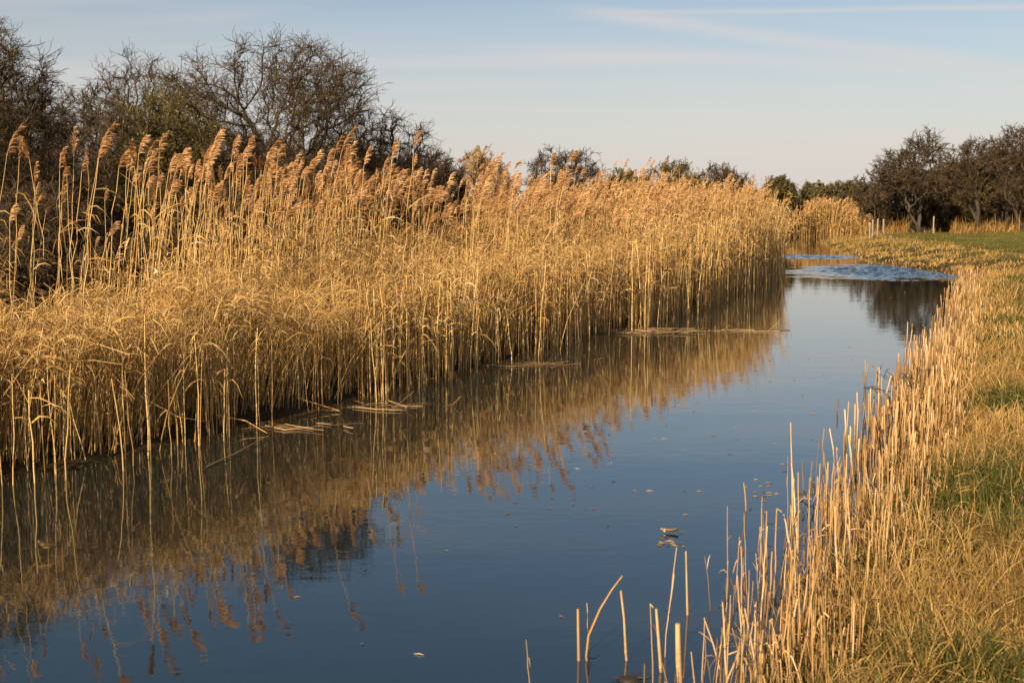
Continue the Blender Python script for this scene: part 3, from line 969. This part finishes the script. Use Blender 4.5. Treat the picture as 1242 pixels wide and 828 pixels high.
def make_tree(name, loc, height, spread, label, seed, stems=3, kind='twig', dens=1.0, wig=.2, upright=.0, twig_r=.006, buds=0, budmat='bud', lean=(0, 0),
              group=None, trunk_r=.09, cat='tree', low=.12, bud_size=.03, twigs=5.0):
    """branches grow towards points spread through a lobed crown, then carry fine twigs"""
    rng = np.random.default_rng(seed)
    root = empty(name, loc)
    tag(root, label, cat, group)
    S3 = np.array([spread * 1.14, spread * 1.14, height * (1 - low) / 2])
    c0 = np.array([-lean[0] * height * .3 * -1, lean[1] * height * .3, height * (1 + low) / 2])
    nl = 9
    az = rng.uniform(0, 6.28, nl) + np.arange(nl) * 2.4
    el = rng.uniform(-.9, 1.0, nl)
    lc = np.stack([np.cos(az) * np.sqrt(1 - el * el * .9), np.sin(az) * np.sqrt(1 - el * el * .9), el], -1) * rng.uniform(.45, .68, nl)[:, None]
    lc = np.concatenate([lc, [[.05, 0, .6], [0, 0, 0]]])
    lr = np.concatenate([rng.uniform(.30, .45, nl), [.40, .55]])
    na = int(1600 * dens)
    li = rng.integers(0, nl + 2, na)
    A = c0 + (lc[li] + unit(rng.normal(size=(na, 3))) * (lr[li] * rng.random(na) ** .4)[:, None]) * S3
    A = A[A[:, 2] > .06 * height]
    D = .040 * height
    # stems
    N, par = [], []
    for q in range(stems):
        a = q * 6.28 / stems + rng.normal(0, .4)
        o_ = np.array([math.cos(a), math.sin(a), 0]) * (.05 * stems ** .7) * (.4 if stems < 4 else spread * .3)
        o_[2] = -.15
        d = unit(np.array([math.cos(a) * spread / height * (.35 if stems > 1 else .1) + lean[0], math.sin(a) * spread / height * .35 + lean[1], 1.0]))
        ns = max(3, int((low * height + .16 * height) / D))
        for j in range(ns):
            par.append(len(N) - 1 if j else -1)
            N.append(o_.copy())
            d = unit(d + rng.normal(size=3) * .14)
            o_ = o_ + d * D
    N = np.array(N)
    par = list(par)
    dist = np.linalg.norm(A[:, None] - N[None], axis=2)
    near = dist.argmin(1)
    dmin = dist.min(1)
    for it in range(70):
        live = dmin > D * 1.5
        A, near, dmin = A[live], near[live], dmin[live]
        if len(A) < 8:
            break
        u, inv = np.unique(near, return_inverse=True)
        acc = np.zeros((len(u), 3))
        np.add.at(acc, inv, unit(A - N[near]))
        g = unit(unit(acc) + rng.normal(size=acc.shape) * (.22 + wig))
        new = N[u] + g * D * rng.uniform(.75, 1.15, (len(u), 1))
        base = len(N)
        N = np.concatenate([N, new])
        par += list(u)
        d2 = np.linalg.norm(A[:, None] - new[None], axis=2)
        j = d2.argmin(1)
        m_ = d2[np.arange(len(A)), j]
        k = m_ < dmin
        near[k] = base + j[k]
        dmin[k] = m_[k]
        if len(N) > 7000:
            break
    par = np.array(par)
    tips = np.ones(len(N))
    nch = np.bincount(par[par >= 0], minlength=len(N))
    cnt = np.where(nch == 0, 1.0, 0.0)
    for i in range(len(N) - 1, -1, -1):
        if par[i] >= 0:
            cnt[par[i]] += cnt[i]
    tot = max(cnt[par < 0].max(), 1)
    R = np.maximum(trunk_r * (cnt / tot) ** .5, twig_r * 1.15)
    e = np.nonzero(par >= 0)[0]
    pr = par[e]
    up2 = np.where(par[pr] >= 0, par[pr], pr)
    Pq = np.stack([N[pr] + (N[pr] - N[e]) * .06, N[e]], 1)
    r0 = np.where(par[pr] >= 0, np.minimum(R[pr], R[e] * 1.35), R[pr] * 1.25)
    Rq = np.stack([r0, R[e]], 1)
    thick = R[e] > max(trunk_r * .24, twig_r * 2)
    tr = MB()
    add_tubes(tr, Pq[thick], Rq[thick], 6, 0, .3 + .4 * rng.random())
    tr.build('trunk', M['bark'], root)
    cr = MB()
    add_tubes(cr, Pq[~thick], Rq[~thick], 3, 0, rng.random((~thick).sum()))
    # twigs
    cand = e[~thick]
    m_ = int(len(cand) * twigs * dens)
    ti = cand[rng.integers(0, len(cand), m_)]
    axis = unit(N[ti] - N[par[ti]])
    outw = unit((N[ti] - c0) / S3)
    d = unit(axis * .6 + outw * np.array([.55, .55, .25]) + rng.normal(size=(m_, 3)) * np.array([.75, .75, .5]) + np.array([0, 0, upright]))
    o_ = N[ti] + (N[par[ti]] - N[ti]) * rng.random((m_, 1))
    T3 = walk(o_, d, D * rng.uniform(.8, 2.4, m_), rng, 4, .24 + wig * .5, (0, 0, .0))
    add_tubes(cr, T3, np.full((m_, 4), twig_r) * np.array([1.1, 1, .85, .6]), 3, 0, rng.random(m_))
    T4, r4 = grow(T3, np.ones((m_, 4)), .15, 1.0, 3, .85, .55, rng, 3, .2, (0, 0, .04))
    add_tubes(cr, T4, np.full((len(T4), 3), twig_r * .75) * np.array([1, .85, .6]), 3, 0, rng.random(len(T4)))
    if buds:
        base = T4[:, 1:].reshape(-1, 3)
        base = base[rng.integers(0, len(base), int(len(T4) * buds))]
        n = len(base)
        dd = unit(rng.normal(size=(n, 3)) + np.array([0, 0, .4]))
        q = np.array([0, .5, 1.0])[None, :, None]
        s_ = bud_size * rng.uniform(.6, 1.4, n)
        add_ribbons(cr, base[:, None] + dd[:, None] * q * s_[:, None, None] * 2, s_[:, None] * np.array([.2, .5, .1]), unit(rng.normal(size=(n, 3))), 1, rng.random(n))
    cr.build('crown', [M[kind], M[budmat]], root)
    return root


def spot(px, dep):
    x = (px - 621) / FPX * dep
    return x, dep


def tree_at(px, dep, top, half, name, label, seed, **kw):
    """px: column of the crown's middle, top: row of its top, half: half width in pixels"""
    x, y = spot(px, dep)
    z = float(ground_z(np.array([x]), np.array([y]))[0])
    h = H + (257 - top) / FPX * dep - z
    return (make_rods if kw.get('upright', 0) > .5 else make_tree)(name, (x, y, z - .05), h, half / FPX * dep, label, seed, **kw)


GL = 'bare trees behind the left reeds'
tree_at(-5, 22, 30, 175, 'hawthorn_tree', 'big dark bare hawthorn at the left edge with one branch reaching high', 3, stems=5, dens=1.3, twigs=6.5, group=GL, low=.03)
tree_at(165, 29, 62, 105, 'thorn_tree', 'sparse bare thorn tree with thin upright branches between two denser trees', 4, stems=3, dens=.95, upright=.25, group=GL)
tree_at(222, 24, 108, 105, 'olive_bush', 'rounded bush of olive green mossy twigs in front of the bare trees', 5, stems=6, dens=1.15, kind='olive_twig', buds=.45, group=GL, cat='bush', low=.03)
tree_at(340, 27, 40, 158, 'hawthorn_tree', 'wide spreading bare hawthorn with a dark curved trunk above the reeds', 16, stems=2, dens=1.2, wig=.20, trunk_r=.13, group=GL, low=.3)
tree_at(480, 30, 132, 92, 'thorn_bush', 'small dark thorn bush at the right end of the left thicket', 7, stems=4, dens=1.05, wig=.20, group=GL, cat='bush')
GB = 'dense thickets behind the left trees'
tree_at(-40, 33, 100, 150, 'thorn_bush', 'dense dark thicket filling the left edge behind the big hawthorn', 51, stems=7, dens=1.25, twigs=7.5, twig_r=.009, group=GB, cat='bush', low=.02)
tree_at(110, 35, 98, 100, 'thorn_bush', 'dense thicket between the big left hawthorn and the sparse thorn tree', 52, stems=7, dens=1.25, twigs=7.5, twig_r=.009, group=GB, cat='bush', low=.02)
tree_at(210, 36, 138, 110, 'thorn_bush', 'dense thicket behind the olive green bush', 53, stems=7, dens=1.25, twigs=7.5, twig_r=.009, group=GB, cat='bush', low=.02)
tree_at(310, 37, 158, 110, 'thorn_bush', 'dense thicket seen through the wide spreading hawthorn', 54, stems=7, dens=1.25, twigs=7.5, twig_r=.009, group=GB, cat='bush', low=.02)
tree_at(420, 38, 165, 95, 'thorn_bush', 'dense thicket right of the wide spreading hawthorn trunk', 55, stems=7, dens=1.25, twigs=7.5, twig_r=.009, group=GB, cat='bush', low=.02)
tree_at(515, 40, 182, 70, 'thorn_bush', 'low dense thicket between the small thorn bush and the pale willow', 56, stems=7, dens=1.25, twigs=7.5, twig_r=.009, group=GB, cat='bush', low=.02)
tree_at(50, 19.5, 215, 150, 'bramble_bush', 'low dark tangle of brambles behind the thin reeds at far left', 8, stems=7, dens=1.1, wig=.20, group='low scrub behind the left reeds', cat='bush', low=.02)
tree_at(265, 21.5, 225, 150, 'bramble_bush', 'low dark tangle of scrub behind the reeds under the olive bush', 9, stems=7, dens=1.1, wig=.20, group='low scrub behind the left reeds', cat='bush', low=.02)
tree_at(410, 25, 190, 110, 'bramble_bush', 'low dark tangle of scrub behind the reeds under the spreading hawthorn', 10, stems=7, dens=1.05, wig=.20, group='low scrub behind the left reeds', cat='bush', low=.02)
GM = 'trees and bushes beyond the middle reeds'
tree_at(590, 45, 180, 38, 'willow_bush', 'pale tan willow bush of upright thin rods behind the plumes', 11, stems=8, dens=.95, kind='tan_twig', upright=.9, wig=.10, twig_r=.011, group=GM, cat='bush', low=.05, trunk_r=.04)
tree_at(672, 42, 172, 76, 'hawthorn_tree', 'small domed bare hawthorn standing alone behind the tall plumes', 12, stems=3, dens=.95, wig=.20, twig_r=.010, group=GM)
tree_at(752, 50, 206, 56, 'olive_bush', 'low yellow green bush right of the small domed hawthorn', 13, stems=6, dens=1.0, kind='olive_twig', buds=1.4, bud_size=.05, twig_r=.013, group=GM, cat='bush', low=.03)
tree_at(812, 52, 190, 54, 'thorn_tree', 'rounded olive brown tree behind the low green bush', 14, stems=4, dens=1.0, kind='olive_twig', buds=.5, bud_size=.045, twig_r=.013, group=GM)
tree_at(868, 58, 196, 46, 'thorn_tree', 'dark brown small tree just left of the open sky gap', 15, stems=4, dens=.95, twig_r=.014, group=GM)
GF = 'distant trees at the end of the river'
tree_at(940, 112, 214, 32, 'evergreen_tree', 'dark green rounded tree above the end of the reeds', 21, stems=4, dens=.95, kind='olive_twig', buds=1.6, budmat='greenbud', bud_size=.10, twig_r=.028, group=GF, low=.05)
tree_at(985, 122, 219, 44, 'thorn_tree', 'brown low tree right of the dark green rounded one', 22, stems=5, dens=.95, buds=1.0, bud_size=.09, twig_r=.03, group=GF, low=.04)
tree_at(1018, 122, 217, 44, 'thorn_tree', 'brown low tree in the middle of the distant hedge', 23, stems=5, dens=.95, buds=.6, bud_size=.09, twig_r=.03, group=GF, low=.04)
tree_at(1046, 128, 222, 44, 'thorn_tree', 'low brown tree where the distant hedge meets the big tree', 24, stems=5, dens=.9, twig_r=.03, group=GF, low=.04)
GR = 'bare trees behind the right field'
tree_at(1078, 104, 196, 42, 'thorn_tree', 'brown leaning tree at the left foot of the big dark tree', 25, stems=5, dens=.95, twig_r=.024, lean=(-.25, 0), twigs=3.2, group=GR, low=.05)
tree_at(1112, 98, 156, 58, 'hawthorn_tree', 'big dark bare tree with a rounded crown behind the lone post', 36, stems=3, dens=1.2, wig=.20, twig_r=.022, trunk_r=.17, twigs=3.2, group=GR, low=.14)
tree_at(1148, 106, 196, 44, 'olive_bush', 'tall olive bush filling the gap between the two big right trees', 27, stems=6, dens=1.0, kind='olive_twig', buds=.6, bud_size=.08, twig_r=.024, group=GR, cat='bush', low=.03)
tree_at(1130, 103, 232, 40, 'bramble_bush', 'low dark bramble thicket behind the lone white post', 37, stems=7, dens=.95, twig_r=.02, group=GR, cat='bush', low=.02)
tree_at(1188, 92, 166, 52, 'hawthorn_tree', 'dark bare tree with a slanting trunk beside bright dry grass', 28, stems=3, dens=1.15, wig=.20, twig_r=.021, trunk_r=.15, lean=(-.3, 0), twigs=3.2, group=GR, low=.24)
tree_at(1236, 86, 144, 62, 'hawthorn_tree', 'tallest bare tree at the right edge of the field', 29, stems=3, dens=1.2, wig=.20, twig_r=.020, trunk_r=.15, twigs=3.2, group=GR, low=.14)
tree_at(1300, 80, 150, 70, 'hawthorn_tree', 'broad bare tree beyond the right edge of the field', 30, stems=3, dens=1.0, twig_r=.022, trunk_r=.2, twigs=3, group=GR, low=.2)
tree_at(1100, 108, 200, 44, 'thorn_bush', 'dark brown thicket behind the big dark tree', 45, stems=7, dens=1.0, twig_r=.026, group=GR, cat='bush', low=.02)
tree_at(1172, 108, 190, 44, 'thorn_bush', 'dark brown thicket behind the slanting trunk', 46, stems=7, dens=1.0, twig_r=.026, group=GR, cat='bush', low=.02)
tree_at(1262, 100, 176, 50, 'thorn_bush', 'dark brown thicket behind the tallest tree at right', 47, stems=7, dens=1.0, twig_r=.026, group=GR, cat='bush', low=.02)
tree_at(1216, 104, 205, 46, 'bramble_bush', 'dark thicket between the slanting tree and the tallest tree at right', 41, stems=7, dens=.95, twig_r=.024, group=GR, cat='bush', low=.02)
tree_at(700, 48, 218, 75, 'bramble_bush', 'low dark scrub seen through the reeds below the small domed hawthorn', 42, stems=7, dens=.95, twig_r=.012, group=GM, cat='bush', low=.02)
tree_at(790, 47, 222, 66, 'bramble_bush', 'low dark scrub seen through the reeds under the rounded olive brown tree', 43, stems=7, dens=.95, twig_r=.012, group=GM, cat='bush', low=.02)
tree_at(905, 66, 226, 40, 'bramble_bush', 'low brown scrub behind the reeds under the open sky gap', 44, stems=7, dens=.95, twig_r=.016, group=GM, cat='bush', low=.02)


wood = MB()
rng = np.random.default_rng(77)
for (cx, cy, n) in [(-150, 240, 60), (-60, 260, 60), (40, 270, 60), (140, 250, 60), (230, 200, 60), (-210, 160, 50)]:
    for _ in range(n):
        bx, by = cx + rng.normal(0, 34), cy + rng.normal(0, 10)
        hh_ = rng.uniform(2.5, 4.6)
        k = 70
        a0 = np.array([bx, by, .5]) + rng.normal(size=(k, 3)) * [1.6, 1.6, 0]
        a0[:, 2] += rng.random(k) * hh_ * .55
        dd = unit(rng.normal(size=(k, 3)) * .6 + [0, 0, .9])
        add_tubes(wood, walk(a0, dd, rng.uniform(.25, .45, k) * hh_, rng, 3, .2, (0, 0, 0)), np.full((k, 3), .07) * [1.2, .9, .4], 3, 0, rng.random(k))
tag(wood.build('distant_woods', M['twig']), 'far brown line of low bare scrub along the horizon', 'woods', kind='stuff')


# ---------------------------------------------------------------- fence posts
def post(px, ybase, dep, ht, rad, label, tilt=0.0):
    p = at(px, ybase, depth=dep)
    x, y = p[0], p[1]
    z = float(ground_z(np.array([x]), np.array([y]))[0])
    root = empty('fence_post', (x, y, z))
    root.rotation_euler = (RS.normal(0, .02), tilt, RS.uniform(0, 1))
    a = MB()
    P = np.array([[(0, 0, -.3), (0.004, 0, .3), (0, .004, ht * .8), (0, 0, ht - .02), (0, 0, ht)]])
    add_tubes(a, P, np.array([[1.05, 1.0, .97, .95, .86]]) * rad, 6, 0, .5, cap=True)
    a.build('shaft', M['post'], root)
    b_ = MB()
    add_tubes(b_, np.array([[(0, 0, ht + .003), (0, 0, ht + .03), (0, 0, ht + .04)]]), np.array([[.86, .8, .6]]) * rad, 6, 0, .6, cap=True)
    b_.build('cap', M['posttop'], root)
    return tag(root, label, 'fence post', 'weathered fence posts at the edge of the field')


post(1055, 282, 78, 1.15, .055, 'leftmost weathered post of the close row of four by the river')
post(1058.5, 281, 80, 1.2, .055, 'second weathered post from the left in the close row of four')
post(1064, 280.5, 81, 1.2, .055, 'third weathered post from the left in the close row of four')
post(1071.5, 280, 83, 1.25, .055, 'rightmost weathered post of the close row of four by the river')
post(1132, 277, 90, 1.3, .06, 'lone pale post before the dark tree at the back of the field', .02)

# ---------------------------------------------------------------- fallen reeds, litter and small floating things
GF_ = 'fallen reed stems along the left waterline'
FALL = [([(0, 547), (60, 533), (118, 512)], .16, .09, 'long pale fallen reed slanting up across the dark gap at far left'),
        ([(55, 500), (90, 503), (135, 501)], .35, .40, 'broken reed lying level across upright stems at the far left'),
        ([(262, 503), (298, 510), (324, 525)], .18, .02, 'pale broken reed dropping to the water beside the dark reed gap'),
        ([(360, 482), (385, 490), (413, 498)], .14, .02, 'pale curved reed dipping into the water below the middle of the reeds'),
        ([(360, 504), (385, 497), (412, 498)], .02, .02, 'brown reed floating level, crossing the tip of a curved reed'),
        ([(322, 516), (345, 521), (372, 519)], .015, .015, 'brown sodden reed afloat on the dark water near the left reeds'),
        ([(384, 513), (392, 513), (402, 515)], .015, .015, 'short stub of reed afloat right of the brown sodden one'),
        ([(428, 493), (455, 496), (488, 497)], .015, .02, 'long brown reed afloat at the foot of the middle reeds'),
        ([(472, 486), (484, 490), (494, 494)], .06, .015, 'short slanting reed above the long floating one'),
        ([(488, 457), (508, 458), (528, 459)], .10, .10, 'short reed lying level at the water edge among dark stems'),
        ([(588, 443), (622, 444), (658, 441)], .015, .015, 'floating brown reed below the densest middle reeds'),
        ([(250, 566), (285, 550), (325, 528)], .012, .03, 'thin dark reed trailing out over the water from the left reeds'),
        ([(722, 436), (730, 435), (737, 433)], .012, .012, 'dark short reed afloat in front of the litter raft'),
        ([(170, 480), (215, 505), (255, 512)], .5, .12, 'long broken reed bowed across the dark foot of the left reeds')]
for i, (pts, za, zb, lab) in enumerate(FALL):
    zz = np.linspace(za, zb, 3)
    P3 = [at(p_[0], p_[1], z_) for p_, z_ in zip(pts, zz)]
    line_thing('fallen_reed', P3, .0085 if i not in (5, 7) else .011, .005, M['stem'] if i in (0, 1, 2, 3, 13) else M['litter'], lab, 'fallen reed', GF_)


def raft(c, ax, ay, n, lmin, lmax, ang, mbx, lift=.03):
    for _ in range(n):
        p = np.array([c[0], c[1], 0]) + np.array([RS.normal(0, ax), RS.normal(0, ay), RS.uniform(.004, lift)])
        aa = ang + RS.normal(0, .5)
        L = RS.uniform(lmin, lmax)
        d = np.array([math.cos(aa), math.sin(aa), RS.normal(0, .03)]) * L / 2
        if RS.random() < .06:
            d[2] += L * .4
        Q = np.array([[p - d, p + RS.normal(size=3) * [.01, .01, .004], p + d]])
        Q[..., 2] = np.maximum(Q[..., 2], .004)
        add_tubes(mbx, Q, np.full((1, 3), RS.uniform(.003, .008)), 4, 0)


lit = MB()
raft(at(768, 404), .9, .18, 80, .08, .5, .55, lit, .05)
raft(at(822, 401), 1.2, .16, 45, .1, .7, .35, lit, .03)
raft(at(640, 443), .5, .12, 16, .15, .5, .5, lit)
raft(at(470, 492), .4, .10, 12, .12, .5, .3, lit)
raft(at(355, 520), .4, .10, 10, .12, .5, .2, lit)
tag(lit.build('reed_litter', M['litter']), 'rafts of broken reed litter drifting along the left waterline', 'reed litter', kind='stuff')
sp_ = MB()
pts = []
for _ in range(120):
    q = RS.random()
    px_, py_ = (RS.uniform(600, 1040), RS.uniform(430, 640)) if q < .6 else (RS.uniform(930, 1120), RS.uniform(345, 470)) if q < .9 else (RS.uniform(200, 760), RS.uniform(560, 800))
    p = at(px_, py_)
    if bank(p[:1], p[1:2])[0][0] > -.5:
        continue
    pts.append(p)
pts += [at(925 + RS.normal(0, 10), 598 + RS.normal(0, 7)) for _ in range(14)] + [at(815 + RS.normal(0, 14), 659 + RS.normal(0, 3)) for _ in range(16)]
P = np.array(pts); n = len(P)
aa = RS.normal(.2, .6, n)
d = np.stack([np.cos(aa), np.sin(aa), np.zeros(n)], -1) * RS.uniform(.006, .034, n)[:, None]
Q = np.stack([P - d, P + [0, 0, .004], P + d], 1); Q[..., 2] += .004
add_tubes(sp_, Q, np.full((n, 3), .003) * np.array([.5, 1.3, .4]), 5, 0)
tag(sp_.build('floating_litter', M['litter']), 'specks of leaf and twig scattered over the open water', 'floating litter', kind='stuff')

# one curled brown leaf afloat
a = MB()
uu = np.linspace(-1, 1, 9); vv = np.linspace(-1, 1, 5)
V = np.array([[(u_ * .085, v_ * .032 * (1 - u_ * u_) ** .5, .012 + .020 * v_ * v_ + .018 * u_ * u_) for v_ in vv] for u_ in uu])
ix = np.arange(45).reshape(9, 5)
a.add(V, np.stack([ix[:-1, :-1], ix[1:, :-1], ix[1:, 1:], ix[:-1, 1:]], -1), 0, np.repeat(np.linspace(1, 0, 9), 5))
add_tubes(a, np.array([[(.08, 0, .025), (.11, .01, .02), (.14, .012, .012)]]), np.full((1, 3), .003), 4, 0, .2)
th_ = np.linspace(0, 2 * math.pi, 9)[:-1]
V = np.array([[(-.045 + .016 * math.sin(f_) * math.cos(q), .015 * math.sin(f_) * math.sin(q), .024 - .015 * math.cos(f_)) for q in th_] for f_ in np.linspace(.05, 3.1, 6)])
ix = np.arange(48).reshape(6, 8)
a.add(V, np.stack([ix[:-1], np.roll(ix, -1, 1)[:-1], np.roll(ix, -1, 1)[1:], ix[1:]], -1), 1, .8)
o_ = a.build('floating_leaf', [M['litter'], M['pale']])
o_.location = at(812, 646, 0.0)
o_.scale = (.8, .8, .8)
tag(o_, 'curled brown leaf with a pale end afloat alone on open water', 'leaf')

# pale curled husk caught on the reeds
a = MB()
t_ = np.linspace(0, 1, 8)
P = np.stack([.05 * np.sin(t_ * 3.6), .03 * t_, .10 * (1 - t_)], -1)[None]
add_ribbons(a, P, (.022 * np.sin(t_ * math.pi * .9 + .25))[None], np.array([[.8, -.5, .2]]), 0, .8)
o_ = a.build('dry_husk', M['pale'])
o_.location = at(186, 332, depth=12.2)
o_.scale = (.6, .6, .6)
tag(o_, 'small white curled husk caught among the thin stems at left', 'husk')


# dark dead branch lying over the right stubble
def branchlet(mbx, p, d, L, r, lev, rng):
    k = 6
    Q = walk(p[None], d[None], np.array([L]), rng, k, .22, (0, 0, .02))
    add_tubes(mbx, Q, r * np.linspace(1, .45, k)[None], 5, 0)
    if lev:
        for j in (2, 3, 4, 5):
            if rng.random() < .85:
                branchlet(mbx, Q[0, j], unit(Q[0, j] - Q[0, j - 1] + rng.normal(size=3) * .65), L * rng.uniform(.35, .6), r * .6, lev - 1, rng)


a = MB()
rng = np.random.default_rng(8)
c0 = at(1100, 478, .12)
for q in range(4):
    d0 = unit(np.array([-1 + .35 * q, -.1, .45 + .10 * q]))
    Lq = (.62, .50, .46, .30)[q]
    Q = walk(np.array([[.04 * q, 0, 0]]), d0[None], np.array([Lq]), rng, 6, .10, (0, 0, -.03))
    add_tubes(a, Q, .0085 * np.linspace(1, .4, 6)[None], 5, 0)
    for j in (2, 3, 4, 5, 3, 4):
        d1 = unit(Q[:, j] - Q[:, j - 1] + rng.normal(size=3) * .6)
        Q1 = walk(Q[:, j], d1, np.array([rng.uniform(.08, .24)]), rng, 4, .16, (0, 0, 0))
        add_tubes(a, Q1, .0055 * np.linspace(1, .4, 4)[None], 4, 0)
        Q2 = walk(Q1[:, 2], unit(d1 + rng.normal(size=3) * .7), np.array([rng.uniform(.04, .11)]), rng, 3, .16, (0, 0, 0))
        add_tubes(a, Q2, .004 * np.linspace(1, .5, 3)[None], 4, 0)
o_ = a.build('dead_branch', M['wet'])
o_.location = c0
tag(o_, 'dark forked dead branch caught in the stubble on the right bank', 'branch')
line_thing('dead_twig', [at(966, 599, .02), at(982, 599, .05), at(1000, 601, .06)], .008, .006, M['wet'], 'short dark twig lying level between stems, nearer the open water', 'twig')
line_thing('dead_twig', [at(1003, 601, .03), at(1022, 596, .08), at(1045, 591, .14)], .010, .007, M['wet'], 'dark twig slanting up between stems, nearer the right bank', 'twig')

# ---------------------------------------------------------------- sky and sun
SUN_EL, SUN_DIR = 24.0, (-0.46, -0.888)      # low sun behind the camera, to the left
w = bpy.data.worlds.new('World')
bpy.context.scene.world = w
w.use_nodes = True
nd, ln = w.node_tree.nodes, w.node_tree.links
nd.clear()
sky = nd.new('ShaderNodeTexSky')
sky.sky_type = 'NISHITA'
sky.sun_disc = False
sky.sun_elevation = math.radians(SUN_EL)
sky.sun_rotation = math.atan2(SUN_DIR[0], SUN_DIR[1])
sky.air_density = 1.0; sky.dust_density = 1.2; sky.ozone_density = 1.0
tc = nd.new('ShaderNodeTexCoord')
dirn = tc.outputs['Generated']
sep = nd.new('ShaderNodeSeparateXYZ'); ln.new(dirn, sep.inputs[0])
elev = sep.outputs['Z']
# thin high cloud: project the view direction on a plane overhead
zc = fmath('MAXIMUM', elev, .02)
dv = fmath('DIVIDE', 1.0, fmath('ADD', zc, .10))
cp = vmath('SCALE', dirn); ln.new(dv, cp.node.inputs['Scale'])
mp = nd.new('ShaderNodeMapping'); mp.inputs['Rotation'].default_value = (0, 0, math.radians(28)); mp.inputs['Scale'].default_value = (.28, 1.7, 1)
ln.new(cp, mp.inputs['Vector'])
cir = noise_at(mp.outputs[0], 1.25, 7, .6)
r = nd.new('ShaderNodeMapRange'); r.interpolation_type = 'SMOOTHSTEP'
r.inputs['From Min'].default_value = .44; r.inputs['From Max'].default_value = .74; r.inputs['To Max'].default_value = .42
ln.new(cir, r.inputs['Value'])


def trail(p0, p1, wid, gain):
    """a vapour trail: band round the great circle through two directions"""
    d0, d1 = unit(at(*p0, depth=10) - [0, 0, H]), unit(at(*p1, depth=10) - [0, 0, H])
    nrm = unit(np.cross(d0, d1))
    q = vmath('DOT_PRODUCT', dirn, tuple(nrm))
    q = fmath('ABSOLUTE', fmath('ADD', q, fmath('MULTIPLY', fmath('SUBTRACT', noise_at(dirn, 9, 3), .5), wid * .8)))
    rr = nd.new('ShaderNodeMapRange'); rr.interpolation_type = 'SMOOTHSTEP'
    rr.inputs['From Min'].default_value = wid; rr.inputs['From Max'].default_value = 0; rr.inputs['To Max'].default_value = gain
    ln.new(q, rr.inputs['Value'])
    mid = unit(d0 + d1)
    e = vmath('DOT_PRODUCT', dirn, tuple(mid))
    half = float(np.dot(mid, d0))
    r2 = nd.new('ShaderNodeMapRange'); r2.interpolation_type = 'SMOOTHSTEP'
    r2.inputs['From Min'].default_value = half - .012; r2.inputs['From Max'].default_value = 1 - (1 - half) * .3
    ln.new(e, r2.inputs['Value'])
    return fmath('MULTIPLY', rr.outputs[0], r2.outputs[0])


t1 = trail((720, 18), (1200, 78), .010, .42)
t2 = trail((760, 16), (1300, 8), .004, .40)
t3 = trail((620, 62), (1160, 82), .012, .25)
cov = fmath('ADD', fmath('ADD', r.outputs[0], t1), fmath('ADD', t2, t3), True)
# pale veil thickening towards the horizon
veil = nd.new('ShaderNodeMapRange'); veil.interpolation_type = 'SMOOTHSTEP'
veil.inputs['From Min'].default_value = .25; veil.inputs['From Max'].default_value = -.02; veil.inputs['To Max'].default_value = .85
bank_n = noise_at(mp.outputs[0], .55, 5, .3)
el2 = fmath('ADD', elev, fmath('MULTIPLY', fmath('SUBTRACT', bank_n, .5), .16))
ln.new(el2, veil.inputs['Value'])
VS = 0.058
mixa = nd.new('ShaderNodeMix'); mixa.data_type = 'RGBA'
ln.new(veil.outputs[0], mixa.inputs['Factor']); ln.new(sky.outputs[0], mixa.inputs['A'])
mixa.inputs['B'].default_value = (.425 / VS, .382 / VS, .366 / VS, 1)
mixb = nd.new('ShaderNodeMix'); mixb.data_type = 'RGBA'
ln.new(cov, mixb.inputs['Factor']); ln.new(mixa.outputs['Result'], mixb.inputs['A'])
mixb.inputs['B'].default_value = (.43 / VS, .385 / VS, .37 / VS, 1)
bg = nd.new('ShaderNodeBackground'); bg.inputs['Strength'].default_value = VS
ln.new(mixb.outputs['Result'], bg.inputs['Color'])
wo = nd.new('ShaderNodeOutputWorld'); ln.new(bg.outputs[0], wo.inputs['Surface'])

L = bpy.data.lights.new('sun', 'SUN')
L.energy = 5.0
L.angle = math.radians(.53)
L.color = (1.0, .785, .53)
so = bpy.data.objects.new('sun', L)
C.objects.link(so)
hd = unit(np.array([*SUN_DIR, 0.0]))
sv = hd * math.cos(math.radians(SUN_EL)) + UP * math.sin(math.radians(SUN_EL))
from mathutils import Vector
so.rotation_euler = Vector(-sv).to_track_quat('-Z', 'Y').to_euler()

# ---------------------------------------------------------------- camera and output
cam = bpy.data.cameras.new('camera')
cam.sensor_width = 36
cam.lens = 36 * FPX / 1242
cam.clip_end = 6000
cam.dof.use_dof = True
cam.dof.focus_distance = 17
cam.dof.aperture_fstop = 4.5
co = bpy.data.objects.new('camera', cam)
C.objects.link(co)
co.location = (0, 0, H)
co.rotation_euler = (math.pi / 2 - PITCH, 0, 0)
sc = bpy.context.scene
sc.camera = co
sc.view_settings.view_transform = 'Standard'
sc.view_settings.look = 'None'
sc.view_settings.exposure = 0.8
sc.view_settings.gamma = 1
sc.cycles.max_bounces = 6
sc.cycles.diffuse_bounces = 3
sc.cycles.transmission_bounces = 3
sc.cycles.use_denoising = True
